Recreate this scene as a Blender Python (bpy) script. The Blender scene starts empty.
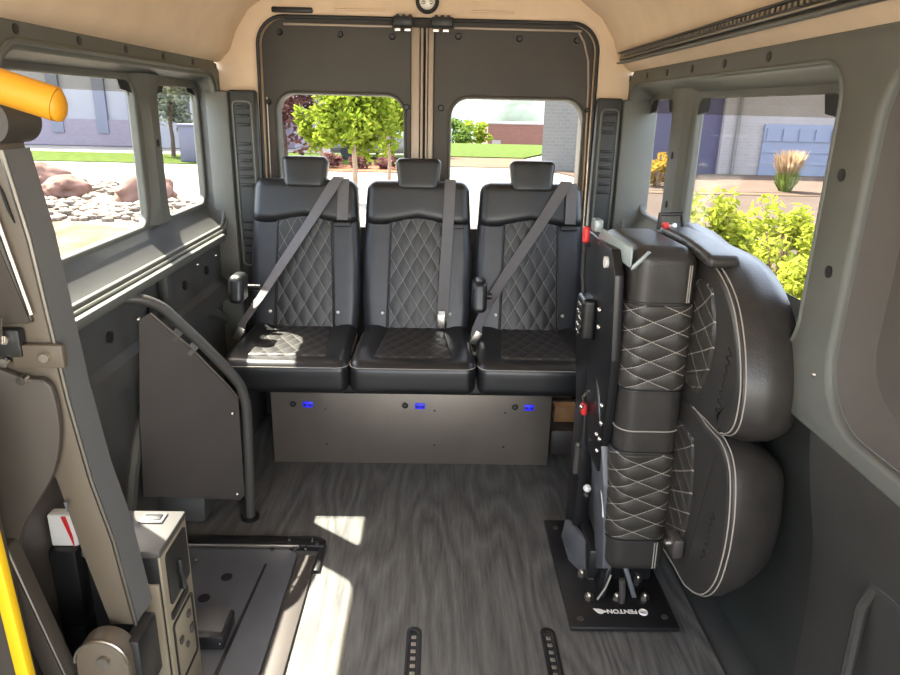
import bpy, bmesh, math, random
from mathutils import Vector, Matrix, noise
random.seed(7)
S = bpy.context.scene
C = S.collection
PI = math.pi

# ------------------------------------------------------------------ camera
cam = bpy.data.cameras.new('camera'); camo = bpy.data.objects.new('camera', cam); C.objects.link(camo)
cam.sensor_width = 36.0; cam.lens = 27.6; cam.clip_start = 0.05; cam.clip_end = 900
_p, _w, _r = math.radians(18.378), math.radians(1.119), math.radians(1.3)
fwd = Vector((math.sin(_w)*math.cos(_p), math.cos(_w)*math.cos(_p), -math.sin(_p)))
rgt = Vector((math.cos(_w), -math.sin(_w), 0)); upv = rgt.cross(fwd)
r2 = rgt*math.cos(_r) + upv*math.sin(_r); u2 = upv*math.cos(_r) - rgt*math.sin(_r)
camo.matrix_world = Matrix(((r2.x, u2.x, -fwd.x, 0), (r2.y, u2.y, -fwd.y, 0), (r2.z, u2.z, -fwd.z, 1.45), (0, 0, 0, 1)))
S.camera = camo
# ------------------------------------------------------------------ light
world = bpy.data.worlds.new('world'); S.world = world; world.use_nodes = True
wn = world.node_tree; wn.nodes.clear()
sky = wn.nodes.new('ShaderNodeTexSky'); sky.sky_type = 'NISHITA'; sky.sun_disc = False
sky.sun_elevation = math.radians(56); sky.sun_rotation = math.radians(-44); sky.dust_density = 3.0; sky.air_density = 1.0
bg = wn.nodes.new('ShaderNodeBackground'); bg.inputs[1].default_value = 1.7
wo = wn.nodes.new('ShaderNodeOutputWorld')
wmx = wn.nodes.new('ShaderNodeMix'); wmx.data_type = 'RGBA'; wmx.inputs[0].default_value = 0.62; wmx.inputs[7].default_value = (1.08, .98, .84, 1)   # warm white mixed in to make the sky light less blue
wn.links.new(sky.outputs[0], wmx.inputs[6]); wn.links.new(wmx.outputs[2], bg.inputs[0]); wn.links.new(bg.outputs[0], wo.inputs[0])
sun = bpy.data.lights.new('sun', 'SUN'); suno = bpy.data.objects.new('sun', sun); C.objects.link(suno)
sun.energy = 20.0; sun.angle = math.radians(0.53); sun.color = (1.0, 0.93, 0.80)
suno.rotation_euler = Vector((0.53, -0.41, -1.0)).to_track_quat('-Z', 'Y').to_euler()
suno.location = (-4, 6, 9)
# added fill lamp standing in for daylight from an unmodelled windscreen, behind the photographer
al = bpy.data.lights.new('windscreen_fill', 'AREA'); alo = bpy.data.objects.new('windscreen_fill', al); C.objects.link(alo)
al.shape = 'RECTANGLE'; al.size = 1.5; al.size_y = 0.9; al.energy = 7; al.color = (1.0, 0.95, 0.88)
alo.location = (-0.07, -1.75, 1.45); alo.rotation_euler = (math.radians(84), 0, 0)
# added fill lamp at the right front, brightens the left side
al2 = bpy.data.lights.new('front_right_fill', 'AREA'); alo2 = bpy.data.objects.new('front_right_fill', al2); C.objects.link(alo2)
al2.shape = 'RECTANGLE'; al2.size = .9; al2.size_y = .6; al2.energy = 30; al2.color = (1.0, 0.93, 0.82)
alo2.location = (.86, -1.0, 1.22); alo2.rotation_euler = Vector((-1, .75, .02)).to_track_quat('-Z', 'Y').to_euler()
S.view_settings.view_transform = 'Standard'; S.view_settings.look = 'None'
S.view_settings.gamma = 1.0; S.view_settings.use_curve_mapping = False
S.view_settings.exposure = 0.9
S.cycles.max_bounces = 10; S.cycles.transparent_max_bounces = 16; S.cycles.caustics_reflective = False; S.cycles.caustics_refractive = False
S.cycles.sample_clamp_indirect = 6.0

# ------------------------------------------------------------------ materials
def nd(t, ty, **kw):
    n = t.nodes.new(ty)
    for k, v in kw.items():
        if k in n.inputs.keys(): n.inputs[k].default_value = v
        else: setattr(n, k, v)
    return n
def mat(name, col, rough=0.5, metal=0.0, var=0.0, vscale=6.0, bump=0.0, bscale=200.0, coat=0.0, spec=0.5, emit=None, es=0.0):
    m = bpy.data.materials.new(name); m.use_nodes = True; t = m.node_tree
    b = t.nodes['Principled BSDF']
    b.inputs['Base Color'].default_value = (*col, 1); b.inputs['Roughness'].default_value = rough
    b.inputs['Metallic'].default_value = metal; b.inputs['Specular IOR Level'].default_value = spec
    b.inputs['Coat Weight'].default_value = coat; b.inputs['Coat Roughness'].default_value = 0.3
    tc = nd(t, 'ShaderNodeTexCoord')
    n = nd(t, 'ShaderNodeTexNoise'); n.inputs['Scale'].default_value = vscale; n.inputs['Detail'].default_value = 4
    t.links.new(tc.outputs['Object'], n.inputs['Vector'])
    r = nd(t, 'ShaderNodeValToRGB')
    r.color_ramp.elements[0].color = (*[c*(1-var) for c in col], 1); r.color_ramp.elements[1].color = (*[min(1, c*(1+var)) for c in col], 1)
    r.color_ramp.elements[0].position = 0.3; r.color_ramp.elements[1].position = 0.7
    t.links.new(n.outputs['Fac'], r.inputs['Fac']); t.links.new(r.outputs['Color'], b.inputs['Base Color'])
    if bump > 0:
        n2 = nd(t, 'ShaderNodeTexNoise'); n2.inputs['Scale'].default_value = bscale; n2.inputs['Detail'].default_value = 2
        t.links.new(tc.outputs['Object'], n2.inputs['Vector'])
        bp = nd(t, 'ShaderNodeBump'); bp.inputs['Strength'].default_value = bump; bp.inputs['Distance'].default_value = 0.002
        t.links.new(n2.outputs['Fac'], bp.inputs['Height']); t.links.new(bp.outputs['Normal'], b.inputs['Normal'])
    if emit:
        b.inputs['Emission Color'].default_value = (*emit, 1); b.inputs['Emission Strength'].default_value = es
    return m
def quilt_mat(name, col, thread, tw=0.035):
    m = mat(name, col, 0.42, 0, 0.1, 12, 0.25, 350); t = m.node_tree; b = t.nodes['Principled BSDF']
    uv = nd(t, 'ShaderNodeUVMap'); uv.uv_map = 'UVMap'
    sp = nd(t, 'ShaderNodeSeparateXYZ'); t.links.new(uv.outputs[0], sp.inputs[0])
    def math_(op, a, bb=None):
        n = nd(t, 'ShaderNodeMath'); n.operation = op
        for i, v in enumerate((a, bb)):
            if v is None: continue
            if isinstance(v, (int, float)): n.inputs[i].default_value = v
            else: t.links.new(v, n.inputs[i])
        return n.outputs[0]
    ds = []
    for o, other in ((sp.outputs[0], sp.outputs[1]), (sp.outputs[1], sp.outputs[0])):
        f = math_('FRACT', math_('ADD', o, 0.5)); d = math_('ABSOLUTE', math_('SUBTRACT', f, 0.5))
        l = math_('LESS_THAN', d, tw)
        dash = math_('LESS_THAN', math_('FRACT', math_('MULTIPLY', other, 9.0)), 0.8)
        ds.append(math_('MULTIPLY', l, dash))
    fac = math_('MAXIMUM', ds[0], ds[1])
    mx = nd(t, 'ShaderNodeMix'); mx.data_type = 'RGBA'
    src = b.inputs['Base Color'].links[0].from_socket
    t.links.new(fac, mx.inputs[0]); t.links.new(src, mx.inputs[6]); mx.inputs[7].default_value = (*thread, 1)
    t.links.new(mx.outputs[2], b.inputs['Base Color'])
    return m
def glass_mat(name, tint, gl=0.045):
    m = bpy.data.materials.new(name); m.use_nodes = True; t = m.node_tree; t.nodes.clear()
    tr = nd(t, 'ShaderNodeBsdfTransparent'); tr.inputs[0].default_value = (*tint, 1)
    g = nd(t, 'ShaderNodeBsdfGlossy'); g.inputs['Roughness'].default_value = 0.03
    lw = nd(t, 'ShaderNodeLayerWeight'); lw.inputs[0].default_value = .5
    pw = nd(t, 'ShaderNodeMath'); pw.operation = 'POWER'; pw.inputs[1].default_value = 5; t.links.new(lw.outputs['Facing'], pw.inputs[0])
    fr = nd(t, 'ShaderNodeMath'); fr.operation = 'MULTIPLY_ADD'; fr.inputs[1].default_value = .5; fr.inputs[2].default_value = .0; t.links.new(pw.outputs[0], fr.inputs[0])
    mx = nd(t, 'ShaderNodeMixShader'); o = nd(t, 'ShaderNodeOutputMaterial')
    t.links.new(fr.outputs[0], mx.inputs[0]); t.links.new(tr.outputs[0], mx.inputs[1]); t.links.new(g.outputs[0], mx.inputs[2]); t.links.new(mx.outputs[0], o.inputs[0])
    return m
def leaf_mat(name, c1, c2, trans=0.35):
    m = bpy.data.materials.new(name); m.use_nodes = True; t = m.node_tree; t.nodes.clear()
    ge = nd(t, 'ShaderNodeNewGeometry'); r = nd(t, 'ShaderNodeValToRGB')
    r.color_ramp.elements[0].color = (*c1, 1); r.color_ramp.elements[1].color = (*c2, 1)
    t.links.new(ge.outputs['Random Per Island'], r.inputs[0])
    d = nd(t, 'ShaderNodeBsdfDiffuse'); tl = nd(t, 'ShaderNodeBsdfTranslucent'); mx = nd(t, 'ShaderNodeMixShader'); mx.inputs[0].default_value = trans
    o = nd(t, 'ShaderNodeOutputMaterial')
    t.links.new(r.outputs[0], d.inputs[0]); t.links.new(r.outputs[0], tl.inputs[0])
    t.links.new(d.outputs[0], mx.inputs[1]); t.links.new(tl.outputs[0], mx.inputs[2]); t.links.new(mx.outputs[0], o.inputs[0])
    return m
def brick_mat(name, c1, c2, mortar, scale=3.0):
    m = mat(name, c1, 0.85); t = m.node_tree; b = t.nodes['Principled BSDF']
    tc = nd(t, 'ShaderNodeTexCoord'); mp = nd(t, 'ShaderNodeMapping'); mp.inputs['Rotation'].default_value = (PI/2, 0, 0)
    br = nd(t, 'ShaderNodeTexBrick'); br.inputs['Scale'].default_value = scale
    br.inputs['Color1'].default_value = (*c1, 1); br.inputs['Color2'].default_value = (*c2, 1); br.inputs['Mortar'].default_value = (*mortar, 1)
    t.links.new(tc.outputs['Object'], mp.inputs[0]); t.links.new(mp.outputs[0], br.inputs[0]); t.links.new(br.outputs[0], b.inputs['Base Color'])
    return m
def floor_mat():
    m = mat('grey_oak_vinyl', (.06, .06, .06), 0.5); t = m.node_tree; b = t.nodes['Principled BSDF']
    tc = nd(t, 'ShaderNodeTexCoord')
    mp = nd(t, 'ShaderNodeMapping'); mp.inputs['Scale'].default_value = (26, 1.6, 1)
    t.links.new(tc.outputs['Object'], mp.inputs[0])
    n1 = nd(t, 'ShaderNodeTexNoise'); n1.inputs['Scale'].default_value = 4.0; n1.inputs['Detail'].default_value = 8; n1.inputs['Roughness'].default_value = 0.7
    t.links.new(mp.outputs[0], n1.inputs[0])
    mp2 = nd(t, 'ShaderNodeMapping'); mp2.inputs['Scale'].default_value = (3.2, 0.55, 1)
    t.links.new(tc.outputs['Object'], mp2.inputs[0])
    wv = nd(t, 'ShaderNodeTexNoise'); wv.inputs['Scale'].default_value = 1.6; wv.inputs['Detail'].default_value = 1.5
    t.links.new(mp2.outputs[0], wv.inputs[0])
    mu = nd(t, 'ShaderNodeMath'); mu.operation = 'MULTIPLY'; mu.inputs[1].default_value = 22; t.links.new(wv.outputs[0], mu.inputs[0])
    fr = nd(t, 'ShaderNodeMath'); fr.operation = 'PINGPONG'; fr.inputs[1].default_value = 1.0; t.links.new(mu.outputs[0], fr.inputs[0])
    ad = nd(t, 'ShaderNodeMath'); ad.operation = 'MULTIPLY_ADD'; ad.inputs[1].default_value = 0.28; t.links.new(fr.outputs[0], ad.inputs[0]); t.links.new(n1.outputs[0], ad.inputs[2])
    # planks across the van's length
    pk = nd(t, 'ShaderNodeSeparateXYZ'); t.links.new(tc.outputs['Object'], pk.inputs[0])
    r = nd(t, 'ShaderNodeValToRGB'); t.links.new(ad.outputs[0], r.inputs[0])
    e = r.color_ramp.elements; e[0].position = 0.42; e[0].color = (.052, .052, .050, 1); e[1].position = 0.95; e[1].color = (.145, .143, .135, 1)
    t.links.new(r.outputs[0], b.inputs['Base Color'])
    return m

M = {}
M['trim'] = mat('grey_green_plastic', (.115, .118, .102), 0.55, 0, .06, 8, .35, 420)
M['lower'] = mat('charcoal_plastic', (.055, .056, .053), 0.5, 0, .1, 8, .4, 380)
M['lowshade'] = mat('shade_toned_wall_vinyl', (.042, .039, .035), 0.5, 0, .1, 8, .4, 380)  # shade on the lower right wall put into a darker colour
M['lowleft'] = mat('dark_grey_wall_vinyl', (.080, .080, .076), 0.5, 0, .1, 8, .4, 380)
M['leather3'] = mat('warm_lit_black_leather', (.034, .031, .028), 0.36, 0, .15, 20, .3, 260)  # folded seat's black leather, warm reflected light put into its colour
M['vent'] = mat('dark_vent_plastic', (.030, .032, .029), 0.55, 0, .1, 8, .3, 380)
M['recess'] = mat('brown_grey_felt', (.082, .072, .062), 0.8, 0, .06, 8, .3, 380)
M['doorpanel'] = mat('charcoal_board', (.066, .060, .050), 0.6, 0, .08, 5, .3, 300)
M['beige'] = mat('beige_headliner', (.74, .57, .395), 0.9, 0, .04, 9, .3, 500)
M['floor'] = floor_mat()
M['leather'] = mat('black_leather', (.012, .0125, .0135), 0.37, 0, .15, 20, .35, 260, coat=.15)
M['leather2'] = mat('black_leather_bolster', (.022, .023, .027), 0.38, 0, .15, 20, .3, 260)
M['quilt'] = quilt_mat('quilted_black_leather', (.022, .021, .020), (.16, .15, .14), .022)
M['quilt2'] = quilt_mat('quilted_black_leather_big', (.036, .032, .027), (.35, .325, .285), .020)
M['thread'] = mat('pale_thread', (.34, .31, .27), 0.8)
M['thread_dark'] = mat('dark_thread', (.012, .012, .012), 0.7)
M['belt'] = mat('grey_webbing', (.13, .122, .125), 0.65, 0, .05, 60, .3, 700)
M['black'] = mat('black_plastic', (.012, .012, .012), 0.45, 0, .1, 15)
M['blackmetal'] = mat('black_painted_steel', (.014, .014, .015), 0.33, 0.2, .1, 15, .15, 200)
M['slate'] = mat('blue_grey_steel', (.115, .12, .13), 0.45, 0.2, .08, 10)
M['bronze'] = mat('satin_brown_grey_sheet', (.18, .155, .13), 0.42, 0.55, .12, 3, .12, 60)
M['guard'] = mat('taupe_grey_sheet', (.062, .054, .050), 0.5, 0.2, .08, 6, .2, 200)
M['tube'] = mat('dark_ribbed_tube', (.085, .082, .078), 0.38, 0.3, .05, 10)
M['lift'] = mat('taupe_lift_paint', (.115, .094, .068), 0.48, 0.15, .06, 5, .1, 90)
M['liftdark'] = mat('dark_lift_paint', (.062, .053, .043), 0.5, 0.15, .06, 5, .1, 90)
M['liftside'] = mat('slate_lift_paint', (.14, .142, .142), 0.45, 0.15, .06, 5)
M['chrome'] = mat('bright_zinc', (.75, .72, .66), 0.25, 1.0)
M['steel'] = mat('brushed_steel', (.42, .39, .34), 0.35, 1.0, .08, 10)
M['yellow'] = mat('yellow_foam', (.60, .27, .010), 0.55, 0, .05, 12, .2, 200)
M['yellow2'] = mat('yellow_paint', (.80, .50, .01), 0.5)
M['red'] = mat('red_plastic', (.65, .03, .03), 0.4)
M['white'] = mat('white_plastic', (.75, .74, .70), 0.5)
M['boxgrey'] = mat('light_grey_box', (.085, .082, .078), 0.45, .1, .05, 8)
M['cream'] = mat('cream_panel', (.30, .26, .19), 0.4, .1, .06, 6)
M['doorstrip'] = mat('beige_metal_edge', (.42, .34, .26), 0.4, 0.1)
M['rubber'] = mat('black_rubber', (.018, .018, .017), 0.6)
M['frit'] = mat('black_glass_frit', (.01, .01, .01), 0.3)
M['glass'] = glass_mat('clear_glass', (.95, .96, .95))
M['band'] = glass_mat('shaded_glass_band', (.80, .77, .70))
M['blue'] = mat('blue_lit_port', (.02, .02, .3), 0.4, emit=(.012, .012, .75), es=.55)
M['bluedot'] = mat('navy_port_window', (.01, .01, .04), 0.4)
M['lens'] = mat('clear_lamp_lens', (.8, .76, .66), 0.2)
M['wood'] = mat('raw_pine', (.42, .22, .09), 0.6, 0, .15, 20)
M['capblue'] = mat('pale_blue_grey_cap', (.30, .34, .34), 0.35, 0.2)
# outside
M['lot'] = mat('pale_concrete_lot', (.22, .205, .18), 0.9, 0, .1, .6, spec=0.03)
M['road'] = mat('warm_asphalt', (.060, .046, .038), 0.9, 0, .12, .5, spec=0.03)
M['walk'] = mat('pinkish_pavement', (.080, .058, .046), 0.9, 0, .1, .7, spec=0.03)
M['kerb'] = mat('brown_kerb', (.085, .06, .042), 0.9, 0, .1, .7, spec=0.03)
M['grass'] = mat('lawn_grass', (.040, .060, .010), 0.9, 0, .25, 3, spec=0.03)
M['dirt'] = mat('ochre_dirt', (.12, .088, .052), 0.95, 0, .45, 2.2, spec=0.03)
M['mulch'] = mat('red_mulch', (.13, .06, .035), 0.95, 0, .35, 3, spec=0.03)
M['gravel'] = mat('pale_gravel', (.13, .105, .085), 0.95, 0, .3, 5, spec=0.03)
M['pebble'] = mat('pale_pebble', (.16, .13, .105), 0.9, 0, .35, 3, spec=0.03)
M['boulder'] = mat('pink_boulder', (.17, .10, .08), 0.9, 0, .3, 2.5, .6, 9, spec=0.03)
M['bldwhite'] = mat('pale_blue_white_wall', (.26, .255, .28), 0.8, 0, .04, 1)
M['bldpurple'] = brick_mat('mauve_brick', (.20, .165, .20), (.17, .14, .18), (.24, .21, .24), 3.5)
M['bldwin'] = mat('dull_blue_window', (.12, .13, .18), 0.2)
M['bldgrey'] = brick_mat('grey_block', (.125, .115, .105), (.11, .105, .098), (.14, .135, .125), 2.0)
M['bldnavy'] = mat('navy_cladding', (.045, .038, .075), 0.7, 0, .05, 1)
M['bldbrick'] = brick_mat('red_brick', (.14, .06, .042), (.12, .05, .038), (.155, .08, .06), 1.2)
M['bldlight'] = brick_mat('light_grey_block', (.23, .205, .20), (.21, .187, .182), (.25, .225, .22), 2.2)
M['baydoor'] = mat('pale_blue_door', (.14, .155, .215), 0.6, 0, .04, 1)
M['util'] = mat('slate_blue_cabinet', (.09, .09, .13), 0.6)
M['hill'] = mat('hazy_wooded_hill', (.095, .115, .10), 0.95, 0, .5, .12, spec=0.0)
M['bark'] = mat('pale_bark', (.26, .17, .11), 0.9, 0, .2, 8)
M['barkdark'] = mat('dark_bark', (.07, .045, .03), 0.9, 0, .2, 8)
M['leafy'] = leaf_mat('yellow_green_leaf', (.11, .16, .012), (.22, .26, .035), .4)
M['leafp'] = leaf_mat('purple_brown_leaf', (.085, .035, .035), (.17, .085, .075), .3)
M['leafd'] = leaf_mat('mid_green_leaf', (.045, .085, .02), (.11, .16, .03), .3)
M['leafh'] = leaf_mat('grey_green_leaf', (.12, .14, .10), (.22, .24, .18), .3)
M['leafs'] = leaf_mat('bright_shrub_leaf', (.16, .20, .016), (.34, .35, .05), .4)
M['straw'] = leaf_mat('straw_blade', (.27, .18, .10), (.40, .28, .17), .4)
M['blade'] = leaf_mat('green_blade', (.10, .14, .03), (.20, .24, .06), .4)
M['leafo'] = leaf_mat('orange_yellow_leaf', (.25, .16, .02), (.36, .24, .04), .4)
M['carpaint'] = mat('grey_car_paint', (.12, .115, .11), 0.25, .4)
M['carwhite'] = mat('white_car_paint', (.40, .40, .40), 0.25)
M['carglass'] = mat('dark_car_glass', (.02, .025, .03), 0.1)
M['tyre'] = mat('tyre', (.015, .015, .015), 0.8)

# ------------------------------------------------------------------ mesh helpers
def link(name, me, m, parent=None, smooth=True):
    o = bpy.data.objects.new(name, me); C.objects.link(o)
    if m is not None:
        me.materials.clear(); me.materials.append(m)
    if smooth:
        me.polygons.foreach_set('use_smooth', [True]*len(me.polygons))
        try: me.set_sharp_from_angle(angle=math.radians(38))
        except Exception: pass
    if parent is not None:
        o.parent = parent
        o.matrix_parent_inverse = Matrix.Identity(4)
        # geometry is written in world space: shift it into the parent's frame
        w = wm(parent)
        if w != Matrix.Identity(4): me.transform(w.inverted())
    me.update()
    return o
def wm(o):
    m = Matrix.LocRotScale(o.location, o.rotation_euler, o.scale)
    return (wm(o.parent) @ m) if o.parent else m
def tag(o, label=None, cat=None, group=None, kind=None):
    if label: o['label'] = label
    if cat: o['category'] = cat
    if group: o['group'] = group
    if kind: o['kind'] = kind
    return o
def thing(name, loc, label, cat, group=None):
    o = bpy.data.objects.new(name, None); C.objects.link(o); o.location = loc; o.empty_display_size = .05
    return tag(o, label, cat, group)
class MB:
    def __init__(s): s.bm = bmesh.new()
    def box(s, a, b, bev=0.0, seg=2, rot=None, piv=None):
        lo = [min(a[i], b[i]) for i in range(3)]; hi = [max(a[i], b[i]) for i in range(3)]
        t = bmesh.new(); bmesh.ops.create_cube(t, size=1)
        for v in t.verts: v.co = Vector([lo[i] + (v.co[i]+.5)*(hi[i]-lo[i]) for i in range(3)])
        if bev > 0: bmesh.ops.bevel(t, geom=list(t.edges), offset=bev, segments=seg, profile=.5, affect='EDGES')
        if rot is not None:
            pv = Vector(piv) if piv else (Vector(lo)+Vector(hi))/2
            for v in t.verts: v.co = pv + rot @ (v.co - pv)
        s.add(t); return s
    def add(s, t):
        me = bpy.data.meshes.new('tmp'); t.to_mesh(me); t.free(); s.bm.from_mesh(me); bpy.data.meshes.remove(me); return s
    def cyl(s, p0, p1, r, r1=None, n=16, cap=True):
        p0, p1 = Vector(p0), Vector(p1); d = p1-p0; r1 = r if r1 is None else r1
        t = bmesh.new(); bmesh.ops.create_cone(t, cap_ends=cap, segments=n, radius1=r, radius2=r1, depth=d.length)
        q = d.to_track_quat('Z', 'Y').to_matrix().to_4x4()
        bmesh.ops.transform(t, matrix=Matrix.Translation((p0+p1)/2) @ q, verts=t.verts)
        s.add(t); return s
    def tube(s, pts, r, n=12, closed=False):
        pts = [Vector(p) for p in pts]; N = len(pts); rings = []
        prev = None
        for i, p in enumerate(pts):
            a = pts[(i-1) % N] if (closed or i > 0) else p; b = pts[(i+1) % N] if (closed or i < N-1) else p
            d = (b-a).normalized()
            if prev is None:
                u = d.orthogonal().normalized()
            else:
                u = (prev - d*prev.dot(d)).normalized()
            prev = u; w = d.cross(u)
            rr = r[i] if isinstance(r, (list, tuple)) else r
            rings.append([s.bm.verts.new(p + (u*math.cos(2*PI*k/n) + w*math.sin(2*PI*k/n))*rr) for k in range(n)])
        for i in range(N if closed else N-1):
            A, B = rings[i], rings[(i+1) % N]
            for k in range(n): s.bm.faces.new((A[k], A[(k+1) % n], B[(k+1) % n], B[k]))
        if not closed:
            s.bm.faces.new(rings[0][::-1]); s.bm.faces.new(rings[-1])
        return s
    def rbox(s, c, sz, r, n=(10, 10, 10), f=None):
        c = Vector(c); h = [x/2 for x in sz]; r = min(r, *[x*.999 for x in h])
        def axis(i):
            hi = h[i]; inn = hi-r
            e = [math.tan(PI/4*k/4)*r for k in range(1, 5)]
            m = [-inn + 2*inn*k/n[i] for k in range(n[i]+1)]
            return [-inn-x for x in e[::-1]] + m + [inn+x for x in e]
        ax = [axis(0), axis(1), axis(2)]; cache = {}
        def V(p):
            k = tuple(round(x, 6) for x in p)
            if k in cache: return cache[k]
            q = Vector([max(-(h[i]-r), min(h[i]-r, p[i])) for i in range(3)]); d = Vector(p)-q
            if d.length > 1e-9: d = d.normalized()*r
            w = c + q + d
            if f: w = f(w)
            cache[k] = s.bm.verts.new(w); return cache[k]
        for a in range(3):
            b, d = (a+1) % 3, (a+2) % 3
            for sg in (-1, 1):
                for i in range(len(ax[b])-1):
                    for j in range(len(ax[d])-1):
                        q = []
                        for ii, jj in ((i, j), (i+1, j), (i+1, j+1), (i, j+1)):
                            p = [0, 0, 0]; p[a] = sg*h[a]; p[b] = ax[b][ii]; p[d] = ax[d][jj]; q.append(V(p))
                        if sg < 0: q = q[::-1]
                        if len(set(q)) == 4:
                            try: s.bm.faces.new(q)
                            except ValueError: pass
        return s
    def loft(s, rings, cap=True, closed=True):
        R = [[s.bm.verts.new(Vector(p)) for p in r] for r in rings]; n = len(R[0])
        for A, B in zip(R, R[1:]):
            for k in range(n if closed else n-1):
                s.bm.faces.new((A[k], A[(k+1) % n], B[(k+1) % n], B[k]))
        if cap and closed:
            s.bm.faces.new(R[0][::-1]); s.bm.faces.new(R[-1])
        return s
    def prism(s, pts, d, bev=0.0):
        t = bmesh.new(); d = Vector(d)
        a = [t.verts.new(Vector(p)) for p in pts]; b = [t.verts.new(Vector(p)+d) for p in pts]; n = len(pts)
        t.faces.new(a[::-1]); t.faces.new(b)
        for k in range(n): t.faces.new((a[k], a[(k+1) % n], b[(k+1) % n], b[k]))
        bmesh.ops.recalc_face_normals(t, faces=t.faces)
        if bev: bmesh.ops.bevel(t, geom=list(t.edges), offset=bev, segments=2, profile=.5, affect='EDGES')
        s.add(t); return s
    def sphere(s, c, r, n=12, sc=(1, 1, 1)):
        t = bmesh.new(); bmesh.ops.create_uvsphere(t, u_segments=n, v_segments=max(6, n//2), radius=r)
        for v in t.verts: v.co = Vector(c) + Vector([v.co[i]*sc[i] for i in range(3)])
        s.add(t); return s
    def ribbon(s, pts, wdir, w, th=.003):
        pts = [Vector(p) for p in pts]; rings = []
        for i, p in enumerate(pts):
            a = pts[max(0, i-1)]; b = pts[min(len(pts)-1, i+1)]; d = (b-a).normalized()
            W = Vector(wdir[i] if isinstance(wdir, list) else wdir); W = (W - d*W.dot(d)).normalized(); N = d.cross(W)
            rings.append([p+W*w/2+N*th/2, p-W*w/2+N*th/2, p-W*w/2-N*th/2, p+W*w/2-N*th/2])
        return s.loft(rings)
    def build(s, name, m, parent=None, smooth=True, fix=True):
        if fix: bmesh.ops.recalc_face_normals(s.bm, faces=s.bm.faces)
        me = bpy.data.meshes.new(name); s.bm.to_mesh(me); s.bm.free()
        return link(name, me, m, parent, smooth)
def rrect(x0, y0, x1, y1, r, n=8):
    P = []
    for cx, cy, a in ((x1-r, y1-r, 0), (x0+r, y1-r, 90), (x0+r, y0+r, 180), (x1-r, y0+r, 270)):
        for k in range(n+1):
            t = math.radians(a+90*k/n); P.append((cx+r*math.cos(t), cy+r*math.sin(t)))
    return P
def catmull(P, n=6, closed=True):
    out = []; N = len(P)
    for i in range(N if closed else N-1):
        p0, p1, p2, p3 = (Vector(P[(i+k-1) % N]) if closed else Vector(P[max(0, min(N-1, i+k-1))]) for k in range(4))
        for k in range(n):
            t = k/n
            out.append(.5*((2*p1)+(-p0+p2)*t+(2*p0-5*p1+4*p2-p3)*t*t+(-p0+3*p1-3*p2+p3)*t**3))
    if not closed: out.append(Vector(P[-1]))
    return out
def plate_mesh(outer, holes, th, fn, bev=0.0):
    """flat plate with holes; fn maps (u, v, w) to world, w from -th/2 to th/2"""
    cu = bpy.data.curves.new('tmp', 'CURVE'); cu.dimensions = '2D'; cu.fill_mode = 'BOTH'
    cu.extrude = th/2 - bev; cu.bevel_depth = bev; cu.bevel_resolution = 3; cu.offset = -bev
    for poly in [outer]+holes:
        sp = cu.splines.new('POLY'); sp.points.add(len(poly)-1); sp.use_cyclic_u = True
        for i, p in enumerate(poly): sp.points[i].co = (p[0], p[1], 0, 1)
    o = bpy.data.objects.new('tmp', cu); C.objects.link(o); bpy.context.view_layer.update()
    me = bpy.data.meshes.new_from_object(o.evaluated_get(bpy.context.evaluated_depsgraph_get()))
    bpy.data.objects.remove(o); bpy.data.curves.remove(cu)
    for v in me.vertices: v.co = Vector(fn(*v.co))
    bm = bmesh.new(); bm.from_mesh(me); bmesh.ops.remove_doubles(bm, verts=bm.verts, dist=1e-5); bmesh.ops.recalc_face_normals(bm, faces=bm.faces); bm.to_mesh(me); bm.free()
    return me
def plate(name, outer, holes, th, fn, m, parent=None, bev=0.0):
    return link(name, plate_mesh(outer, holes, th, fn, bev), m, parent)
def text_mesh(txt, size, th, fn):
    cu = bpy.data.curves.new('tmp', 'FONT'); cu.body = txt; cu.size = size; cu.extrude = th; cu.align_x = 'CENTER'; cu.align_y = 'CENTER'; cu.offset = .0007
    o = bpy.data.objects.new('tmp', cu); C.objects.link(o); bpy.context.view_layer.update()
    me = bpy.data.meshes.new_from_object(o.evaluated_get(bpy.context.evaluated_depsgraph_get()))
    bpy.data.objects.remove(o); bpy.data.curves.remove(cu)
    for v in me.vertices: v.co = Vector(fn(*v.co))
    return me
def quilt_grid(name, fn, nu, nv, ab, m, parent, puff=.006, nrm=None):
    """fn(i/nu, j/nv) -> world point; ab(s,t) -> diamond coordinates; nrm(s,t) -> outward direction"""
    bm = bmesh.new(); uvl = bm.loops.layers.uv.new('UVMap'); V = []; UV = []
    for i in range(nu+1):
        V.append([]); UV.append([])
        for j in range(nv+1):
            s, t = i/nu, j/nv; a, b = ab(s, t); h = (abs(math.sin(PI*a)*math.sin(PI*b)))**.55*puff
            n = Vector(nrm(s, t)).normalized()
            edge = min(s, 1-s, t, 1-t)
            if edge < 1e-6: h = -.012
            V[-1].append(bm.verts.new(Vector(fn(s, t)) + n*h)); UV[-1].append((a, b))
    for i in range(nu):
        for j in range(nv):
            f = bm.faces.new((V[i][j], V[i+1][j], V[i+1][j+1], V[i][j+1]))
            for l, (ii, jj) in zip(f.loops, ((i, j), (i+1, j), (i+1, j+1), (i, j+1))): l[uvl].uv = UV[ii][jj]
    me = bpy.data.meshes.new(name); bm.to_mesh(me); bm.free()
    me.polygons.foreach_set('use_smooth', [True]*len(me.polygons))
    return link(name, me, m, parent, smooth=False)

XL, XR, XC = -.95, .81, -.07
# ================================================================== SETTING: van shell
fl = MB().box((-1.0, -.45, -.06), (.80, 3.2, 0)).build('floor', M['floor'], smooth=False); tag(fl, kind='structure')
tr = MB().box((.80, -.45, -.06), (.92, 3.2, -.012), .004).build('trim_1', M['lower']); tag(tr, kind='structure')
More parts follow.
